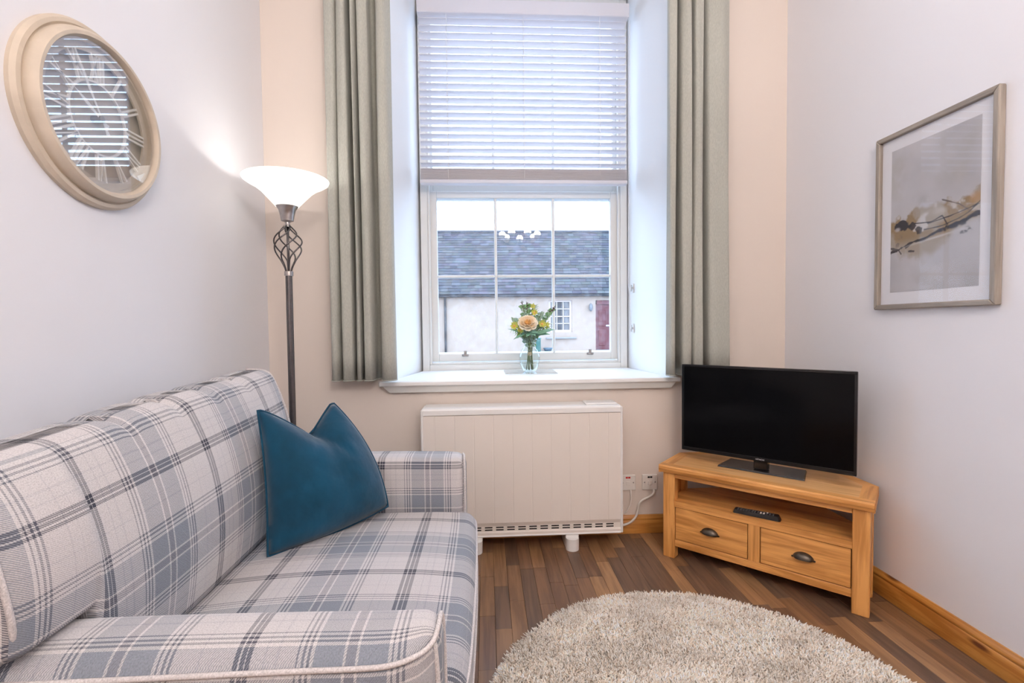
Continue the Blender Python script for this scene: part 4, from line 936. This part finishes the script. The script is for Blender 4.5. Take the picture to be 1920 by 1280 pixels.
at = me.color_attributes.new('yarn', 'FLOAT_COLOR', 'POINT'); at.data.foreach_set('color', np.repeat(np.concatenate([cl, np.ones((n, 1))], -1), 10, 0).ravel())
me.materials.append(rm); o = link(bpy.data.objects.new('pile', me)); o.parent = rg; o.matrix_parent_inverse = WM[rg.name].inverted(); o['kind'] = 'stuff'

# ------------------------------------------------------------------ tray, vase and artificial flowers
VX, VY = .268, 2.955; TZ = SZ+.0005
tag(MB().box(.112, .425, 2.815, 3.075, TZ, TZ+.005, b=.001).build('mirror_tray', M['mirror']), 'thin square mirrored tray under the flower vase on the sill', 'tray')
VZ = TZ+.0055
vp = [(0, .001), (.034, .001), (.042, .006), (.054, .03), (.064, .065), (.064, .095), (.054, .125), (.038, .148), (.032, .165), (.036, .185), (.050, .203)]
vs_ = thing('glass_vase', 'small clear glass urn vase standing on the mirrored tray', 'vase', (VX, VY, VZ))
MB().lathe(vp+[(.048, .204)]+[(max(0, r_-.0028), z+(.006 if z < .01 else 0)) for r_, z in vp[::-1]][1:], 48, (VX, VY, VZ)).build('bowl', M['vase'], vs_, smooth=True)
lf = {n_: mat('leaf_'+n_, c_, .55, noise=(60, .2)) for n_, c_ in (('euca', (.30, .42, .35)), ('green', (.16, .30, .14)), ('lime', (.36, .48, .08)), ('broad', (.20, .38, .27)))}
M['stem'] = mat('stem_green', (.13, .17, .07), .6, noise=(80, .25)); M['berry'] = mat('berry_purple', (.15, .05, .08), .45, noise=(90, .3)); M['yellow'] = mat('petal_yellow', (.58, .58, .14), .6, noise=(50, .15))
M['peach'] = mat('petal_peach', (.90, .70, .46), .6, noise=(30, .1)); M['cream'] = mat('petal_cream', (.92, .85, .70), .6, noise=(30, .06)); M['orange'] = mat('petal_orange', (.80, .46, .16), .6, noise=(60, .2))
M['twine'] = mat('twine', (.42, .34, .2), .9, noise=(120, .3))
def leaf(m, base_, dirv, ln, wd, up=(0, 0, 1), curl=.15, n=5):
    d = Vector(dirv).normalized(); u_ = Vector(up); sd = d.cross(u_)
    if sd.length < .05: sd = d.cross(Vector((1, .3, 0)))
    sd.normalize(); nn = sd.cross(d).normalized(); vs = []; th_ = .0006
    for i in range(n+1):
        t = i/n; w_ = wd*math.sin(PI*min(1, .06+.94*t)**.8)*.5 if i < n else 0.0004; c_ = Vector(base_)+d*ln*t-nn*curl*ln*t*t
        vs += [c_-sd*w_+nn*w_*.25, c_, c_+sd*w_+nn*w_*.25]
    fs = []
    for i in range(n):
        for k in (0, 1): fs.append((i*3+k, i*3+k+1, (i+1)*3+k+1, (i+1)*3+k))
    k0 = len(vs); vs2 = [v-nn*th_ for v in vs]; fs2 = [tuple(k0+q for q in f[::-1]) for f in fs]
    m.add(vs+vs2, fs+fs2)
def stempath(tip, foot, bend=.0):
    nk = Vector((VX+(tip[0]-VX)*.10, VY+(tip[1]-VY)*.10, VZ+.160)); ft = Vector(foot)
    P = []
    for i in range(9):
        t = i/8
        if t < .5: P.append(ft.lerp(nk, t*2))
        else: s_ = (t-.5)*2; P.append(nk.lerp(Vector(tip), s_)+Vector((0, 0, .02))*math.sin(PI*s_))
    return P
feet = [(VX+.022*math.cos(k*.9), VY+.022*math.sin(k*.9), VZ+.010) for k in range(14)]
fi = 0
def sprig(name, label, cat, tip, group=None):
    global fi
    t = thing(name, label, cat, (VX, VY, VZ+.01), group=group); P = stempath(tip, feet[fi % 14]); fi += 1
    MB().tube(P, .0022, 6).build('stem', M['stem'], t, smooth=True); return t, P
def gz(px_dx, dz, dy=0): return (VX+px_dx, VY+dy, 1.16+dz)
# big peach flower facing the room
fc = Vector((.252, 2.875, 1.163)); t, P = sprig('peach_flower', 'large open cream and peach flower at front of the vase', 'flower', tuple(fc+Vector((0, .02, -.01))))
axis = Vector((-.05, -1, .85)).normalized(); ax1 = axis.cross(Vector((0, 0, 1))).normalized(); ax2 = ax1.cross(axis).normalized()
def petal(cen, ang, rad, wd, lift, mt, par, cup=.5):
    m = MB(); n1_, n2_ = 6, 6; vs = []
    for i in range(n1_+1):
        s_ = i/n1_; rr = rad*s_
        for j in range(n2_+1):
            u_ = (j/n2_-.5)*2; an_ = ang+u_*wd*(.35+.65*math.sin(PI*min(s_*.85+.1, 1))**.7)
            h__ = lift*(s_**1.6)+.004*u_*u_*s_-.003*math.cos(u_*9+ang*3)*s_; edge_ = 1-.10*abs(u_)**2.5*s_
            vs.append(cen+(ax1*math.cos(an_)+ax2*math.sin(an_))*rr*edge_+axis*h__)
    w1_ = n2_+1; m.add(vs, [(i*w1_+j, i*w1_+j+1, (i+1)*w1_+j+1, (i+1)*w1_+j) for i in range(n1_) for j in range(n2_)])
    o = m.build('petal', mt, par, smooth=True, recalc=False); md = o.modifiers.new('t', 'SOLIDIFY'); md.thickness = .0007
for k in range(8): petal(fc, k*2*PI/8, .062, .80, .014, M['cream'], t)
for k in range(7): petal(fc+axis*.003, k*2*PI/7+.4, .052, .80, .024, M['cream'] if k % 2 else M['peach'], t)
for k in range(6): petal(fc+axis*.005, k*2*PI/6+.2, .038, .75, .030, M['peach'], t)
for k in range(5): petal(fc+axis*.006, k*2*PI/5, .020, .60, .020, M['orange'], t)
m = MB()
for k in range(18): q = fc+axis*(.010+.010*random.random())+ax1*random.uniform(-.010, .010)+ax2*random.uniform(-.010, .010); m.ball(q, .0022, 5, 4)
o = m.build('stamens', M['orange'], t, smooth=True); o['kind'] = 'stuff'
def yellow_flower(c, label, r_=.030, bud=False):
    t, P = sprig('yellow_flower', label, 'flower', tuple(Vector(c)+Vector((0, .015, -.012))), 'yellow flowers in the vase')
    for k in range(8 if not bud else 5):
        a_ = k*2*PI/(8 if not bud else 5)+random.random()*.3; m = MB(); d = Vector((math.cos(a_), -.55 if not bud else -.2, math.sin(a_)+.25)); leaf(m, c, d, r_, r_*.55, up=(0, -1, 0), curl=-.25); m.build('petal', M['yellow'], t, smooth=True)
    MB().ball(c, r_*.28, 8, 6).build('flower_centre', M['orange'] if not bud else M['yellow'], t, smooth=True)
    m = MB()
    for k in range(11):
        a_ = random.random()*2*PI; leaf(m, Vector(c)+Vector((0, .012, -.01)), (math.cos(a_), random.uniform(-.3, .3), math.sin(a_)*.8-.1), .042, .016)
    m.build('leaves', lf['lime'], t, smooth=True)['kind'] = 'stuff'
yellow_flower(gz(-.095, -.005, -.04), 'spiky yellow flower at far left of the vase bouquet', .036)
yellow_flower(gz(-.060, -.030, -.05), 'yellow flower below left of the big peach flower', .030)
yellow_flower(gz(.073, .005, -.05), 'yellow flower right of the big peach flower', .034)
yellow_flower(gz(-.055, .028, -.03), 'yellow flower above left of the big peach flower', .026)
yellow_flower(gz(.030, .075, -.02), 'lime yellow flower above the big peach flower', .028)
yellow_flower(gz(.022, .115, -.01), 'lime yellow bud at the top of the bouquet', .022, True)
yellow_flower(gz(.108, .000, -.02), 'small pale yellow flower at right edge of the bouquet', .022, True)
def euca(tip, label, n=9, berries=0):
    n += 4
    t, P = sprig('eucalyptus_sprig' if not berries else 'berry_sprig', label, 'foliage', tip, 'grey green sprigs in the vase' if not berries else 'purple berry sprigs in the vase')
    for i in range(n):
        s_ = .50+.46*i/n; k = s_*8; q = P[int(k)].lerp(P[min(8, int(k)+1)], k-int(k))
        for sg in (-1, 1):
            d = Vector((sg*random.uniform(.6, 1), random.uniform(-.7, .2), random.uniform(.1, .8))); m = MB(); r_ = random.uniform(.022, .033)
            leaf(m, q, d, r_, r_*.85, up=(.1, -1, .3), curl=.1, n=4); m.build('leaf', lf['euca'] if not berries or i % 2 else lf['green'], t, smooth=True)
    if berries:
        for k in range(berries):
            s_ = k/berries; q = P[7].lerp(P[8], .1+.9*s_)+Vector((random.uniform(-.008, .008), random.uniform(-.006, .006), random.uniform(-.005, .006)))
            MB().ball(q, .0042-.0012*s_, 7, 5).build('berry', M['berry'], t, smooth=True)
euca(gz(-.110, .050, -.01), 'grey green eucalyptus sprig reaching left in the vase', 7)
euca(gz(-.030, .090, .0), 'grey green eucalyptus sprig standing up behind the peach flower', 9)
euca(gz(.080, .085, .0), 'grey green eucalyptus sprig reaching up to the right', 8)
euca(gz(-.015, .145, .01), 'upright sprig with dark purple berries at left top of the bouquet', 9, 10)
euca(gz(-.045, .150, .0), 'leaning sprig with dark purple berries at the left top corner of the bouquet', 5, 8)
euca(gz(.165, .120, .0), 'sprig with dark purple berries pointing up right toward the panes', 9, 12)
euca(gz(.045, .060, .02), 'grey green sprig hidden low behind the peach flower', 7)
def broad(tip, dirs, label):
    t, P = sprig('leaf_sprig', label, 'foliage', tip, 'broad green leaves in the vase')
    for (d, ln, wd) in dirs:
        m = MB(); leaf(m, tip, d, ln, wd, up=(0, -.6, 1), curl=.12, n=8); m.build('leaf', lf['broad'], t, smooth=True)
broad(gz(.030, -.060, -.06), [((1, -.1, .38), .125, .042), ((.9, -.2, .12), .09, .035)], 'broad green leaves spreading right under the flowers')
broad(gz(-.035, -.055, -.06), [((-1, -.1, .45), .105, .024), ((-.9, -.2, -.30), .075, .022)], 'narrow green leaves spreading left under the flowers')
broad(gz(.0, -.045, -.07), [((.35, -.5, -.2), .05, .03), ((-.4, -.5, -.3), .05, .028), ((.8, -.3, .0), .06, .03), ((-.6, -.3, .5), .06, .03)], 'cluster of short green leaves below the peach flower')
m = MB(); m.lathe([(.010, .098), (.0135, .10), (.0135, .118), (.010, .12)], 14, (VX, VY, VZ)); tag(m.build('stem_binding', M['twine'], smooth=True), 'pale twine wrapped round the flower stems inside the vase', 'twine')

# ------------------------------------------------------------------ outside: street and cottage
GZ = .08
tag(MB().box(-40, 40, 3.5, 60, GZ-.4, GZ).build('street', mat('wet_asphalt', (.22, .23, .25), .6, noise=(2, .15), bump=(40, .2, .01))), kind='structure')
tag(MB().box(-40, 40, 17.2, 19.0, GZ-.1, GZ+.05, b=.02).build('pavement', mat('pavement_concrete', (.50, .50, .50), .8, noise=(3, .1))), kind='structure')
hs = thing('cottage', 'white rendered cottage with slate roof across the street', 'house', (2, 19, GZ))
rnd = mat('white_render', (.34, .255, .205), .9, noise=(1.5, .04), bump=(30, .3, .01))
wx0, wx1, wz0, wz1 = 2.50, 3.44, .86, 2.13; dx0, dx1, dz1 = 4.39, 5.32, 2.12
hx0, hx1 = -9, 13
m = MB(); 
for (a0, a1, b0_, b1_) in ((hx0, wx0, GZ, 2.42), (wx0, wx1, GZ, wz0), (wx0, wx1, wz1, 2.42), (wx1, dx0, GZ, 2.42), (dx0, dx1, dz1, 2.42), (dx1, hx1, GZ, 2.42)): m.box(a0, a1, 19, 19.4, b0_, b1_)
m.build('wall', rnd, hs)
cf = mat('cottage_white_paint', (.52, .42, .38), .5, noise=(4, .03))
w_ = MB(); w_.box(wx0, wx0+.09, 19.08, 19.16, wz0, wz1); w_.box(wx1-.09, wx1, 19.08, 19.16, wz0, wz1); w_.box(wx0+.09, wx1-.09, 19.08, 19.16, wz1-.06, wz1); w_.box(wx0+.09, wx1-.09, 19.08, 19.16, wz0, wz0+.09)
wo_ = w_.build('window', cf, hs)
w_ = MB(); w_.box(wx0+.09, wx1-.09, 19.09, 19.14, 1.47, 1.51); 
for q in (1/3, 2/3): xx = wx0+.09+(wx1-wx0-.18)*q; w_.box(xx-.014, xx+.014, 19.09, 19.13, wz0+.09, wz1-.06)
for zz in (1.21, 1.79): w_.box(wx0+.09, wx1-.09, 19.09, 19.13, zz-.014, zz+.014)
w_.build('glazing_bars', cf, wo_)
MB().box(wx0+.09, wx1-.09, 19.150, 19.158, wz0+.09, wz1-.06).build('pane', mat('cottage_glass', (.05, .05, .055), .5, noise=(3, .2)), wo_)
for (q0, q1) in ((wx0+.09, wx0+.36), (wx1-.40, wx1-.09)): 
    c_ = MB(); n_ = 12; pr_c = [(q0+(q1-q0)*i/n_, 19.145-.012*(i % 2)) for i in range(n_+1)]; vs = [(a_, b_, z) for z in (wz0+.09, wz1-.06) for a_, b_ in pr_c]; c_.add(vs, [(i, i+1, n_+2+i, n_+1+i) for i in range(n_)]); c_.build('curtain', mat('net_curtain', (.19, .18, .18), .9, noise=(6, .1)), wo_)
MB().box(wx0-.12, wx1+.16, 18.90, 19.02, .60, .66, b=.01).build('window_ledge', mat('ledge_stone', (.24, .23, .23), .8, noise=(4, .08)), hs)
dm = mat('red_door_paint', (.115, .026, .030), .5, noise=(3, .1))
dr = MB().box(dx0+.05, dx1-.05, 19.10, 19.15, GZ+.06, dz1-.16).build('door', dm, hs)
for (q0, q1, q2, q3) in ((.14, .42, .22, .85), (.52, .80, .22, .85), (.14, .42, 1.0, 1.65), (.52, .80, 1.0, 1.65)): MB().box(dx0+q0, dx0+q1, 19.085, 19.11, GZ+q2, GZ+q3, b=.012).build('door_panel', dm, dr)
MB().box(dx0+.44, dx0+.60, 19.08, 19.10, GZ+1.0, GZ+1.05, b=.006).build('letter_plate', M['logo'], dr)
f = MB(); f.box(dx0, dx0+.05, 19.04, 19.15, GZ, dz1); f.box(dx1-.05, dx1, 19.04, 19.15, GZ, dz1); f.box(dx0, dx1, 19.04, 19.15, dz1-.16, dz1); f.build('door_frame', mat('door_frame_red', (.14, .045, .05), .6, noise=(3, .1)), hs)
MB().ball((4.18, 18.92, 1.84), .10, 12, 8, .8, .8, 1.6).build('wall_lantern', mat('lantern_glass', (.13, .13, .14), .3, noise=(4, .1)), hs, smooth=True)
MB().tube([(-1.58, 18.93, GZ), (-1.58, 18.93, 2.30)], .045, 10).build('downpipe', mat('downpipe_grey', (.05, .045, .045), .5, noise=(4, .1)), hs, smooth=True)
MB().box(hx0, hx1, 18.78, 18.92, 2.27, 2.37, b=.03).build('gutter', mat('gutter_grey', (.035, .035, .04), .5, noise=(4, .1)), hs)
# slate roof: courses of single slates joined
sm_ = bpy.data.materials.new('roof_slate'); sm_.use_nodes = True; t_ = sm_.node_tree; p_ = t_.nodes['Principled BSDF']; an = t_.nodes.new('ShaderNodeAttribute'); an.attribute_name = 'slate_tone'; t_.links.new(an.outputs['Color'], p_.inputs['Base Color']); p_.inputs['Roughness'].default_value = .8; p_.inputs['Specular IOR Level'].default_value = .15
y0_, z0_, y1_, z1_ = 18.75, 2.37, 22.0, 5.42; Ls = math.hypot(y1_-y0_, z1_-z0_); ty_, tz_ = (y1_-y0_)/Ls, (z1_-z0_)/Ls; ny_, nz2 = -tz_, ty_
V = []; Fq = []; Cc = []; rows = 24; ex_ = Ls/rows
for r_ in range(rows):
    xx = hx0-.3*random.random()
    while xx < hx1:
        sw = random.uniform(.24, .40); s0 = r_*ex_-.0+random.uniform(-.012, .012); s1 = s0+ex_*1.25; up_ = .016+random.uniform(0, .010)
        if -3.2 < xx < 6.6 or r_ % 1 == 0:
            b_ = len(V); g = .006
            for (s_, h1) in ((s0, up_), (s1, .002)):
                for x_ in (xx+g, xx+sw-g):
                    for h2 in (0, 1): V.append((x_, y0_+ty_*s_+ny_*(h1-.010*h2), z0_+tz_*s_+nz2*(h1-.010*h2)))
            Fq += [(b_, b_+2, b_+6, b_+4), (b_+1, b_+5, b_+7, b_+3), (b_, b_+1, b_+3, b_+2), (b_, b_+4, b_+5, b_+1), (b_+2, b_+3, b_+7, b_+6)]
            c_ = random.choice([(.052, .054, .062), (.062, .062, .072), (.045, .047, .056), (.080, .080, .090), (.058, .056, .062)]); c_ = [q*random.uniform(.93, 1.10) for q in c_]; Cc += [(*c_, 1)]*8
        xx += sw
me = bpy.data.meshes.new('slates'); me.from_pydata(V, [], Fq); at = me.color_attributes.new('slate_tone', 'FLOAT_COLOR', 'POINT'); at.data.foreach_set('color', np.array(Cc).ravel()); me.materials.append(sm_)
o = link(bpy.data.objects.new('slates', me)); o.parent = hs; o.matrix_parent_inverse = WM[hs.name].inverted(); o['kind'] = 'stuff'
m = MB(); m.add([(hx0, 18.78, 2.36), (hx1, 18.78, 2.36), (hx1, 22.0, 5.39), (hx0, 22.0, 5.39), (hx0, 25.2, 2.36), (hx1, 25.2, 2.36)], [(0, 1, 2, 3), (3, 2, 5, 4), (0, 3, 4), (1, 5, 2), (0, 4, 5, 1)]); m.build('roof_deck', mat('roof_deck', (.08, .09, .11), .9, noise=(3, .2)), hs)
MB().box(hx0, hx1, 21.9, 22.1, 5.38, 5.47, b=.03).build('ridge', mat('ridge_tile', (.09, .09, .10), .8, noise=(3, .15)), hs)
g = thing('marker_post', 'short teal green post by the cottage wall, beside the vase', 'post', (2.05, 18.6, GZ+.05))
MB().box(1.94, 2.12, 18.5, 18.68, GZ+.05, .62, b=.02).build('shaft', mat('post_green', (.02, .09, .075), .5, noise=(6, .1)), g); MB().box(1.92, 2.14, 18.48, 18.70, .62, .66, b=.01).build('cap', mat('post_cap', (.05, .18, .16), .5, noise=(6, .1)), g)
g = thing('garden_tub', 'small pale blue oval tub at the foot of the cottage wall', 'tub', (2.4, 18.7, GZ+.05))
MB().lathe([(0, 0), (.12, 0), (.18, .10), (.19, .13), (.17, .13), (.15, .05), (0, .05)], 24, (2.42, 18.7, GZ+.05)).build('bowl', mat('tub_blue', (.06, .10, .13), .5, noise=(6, .1)), g, smooth=True)
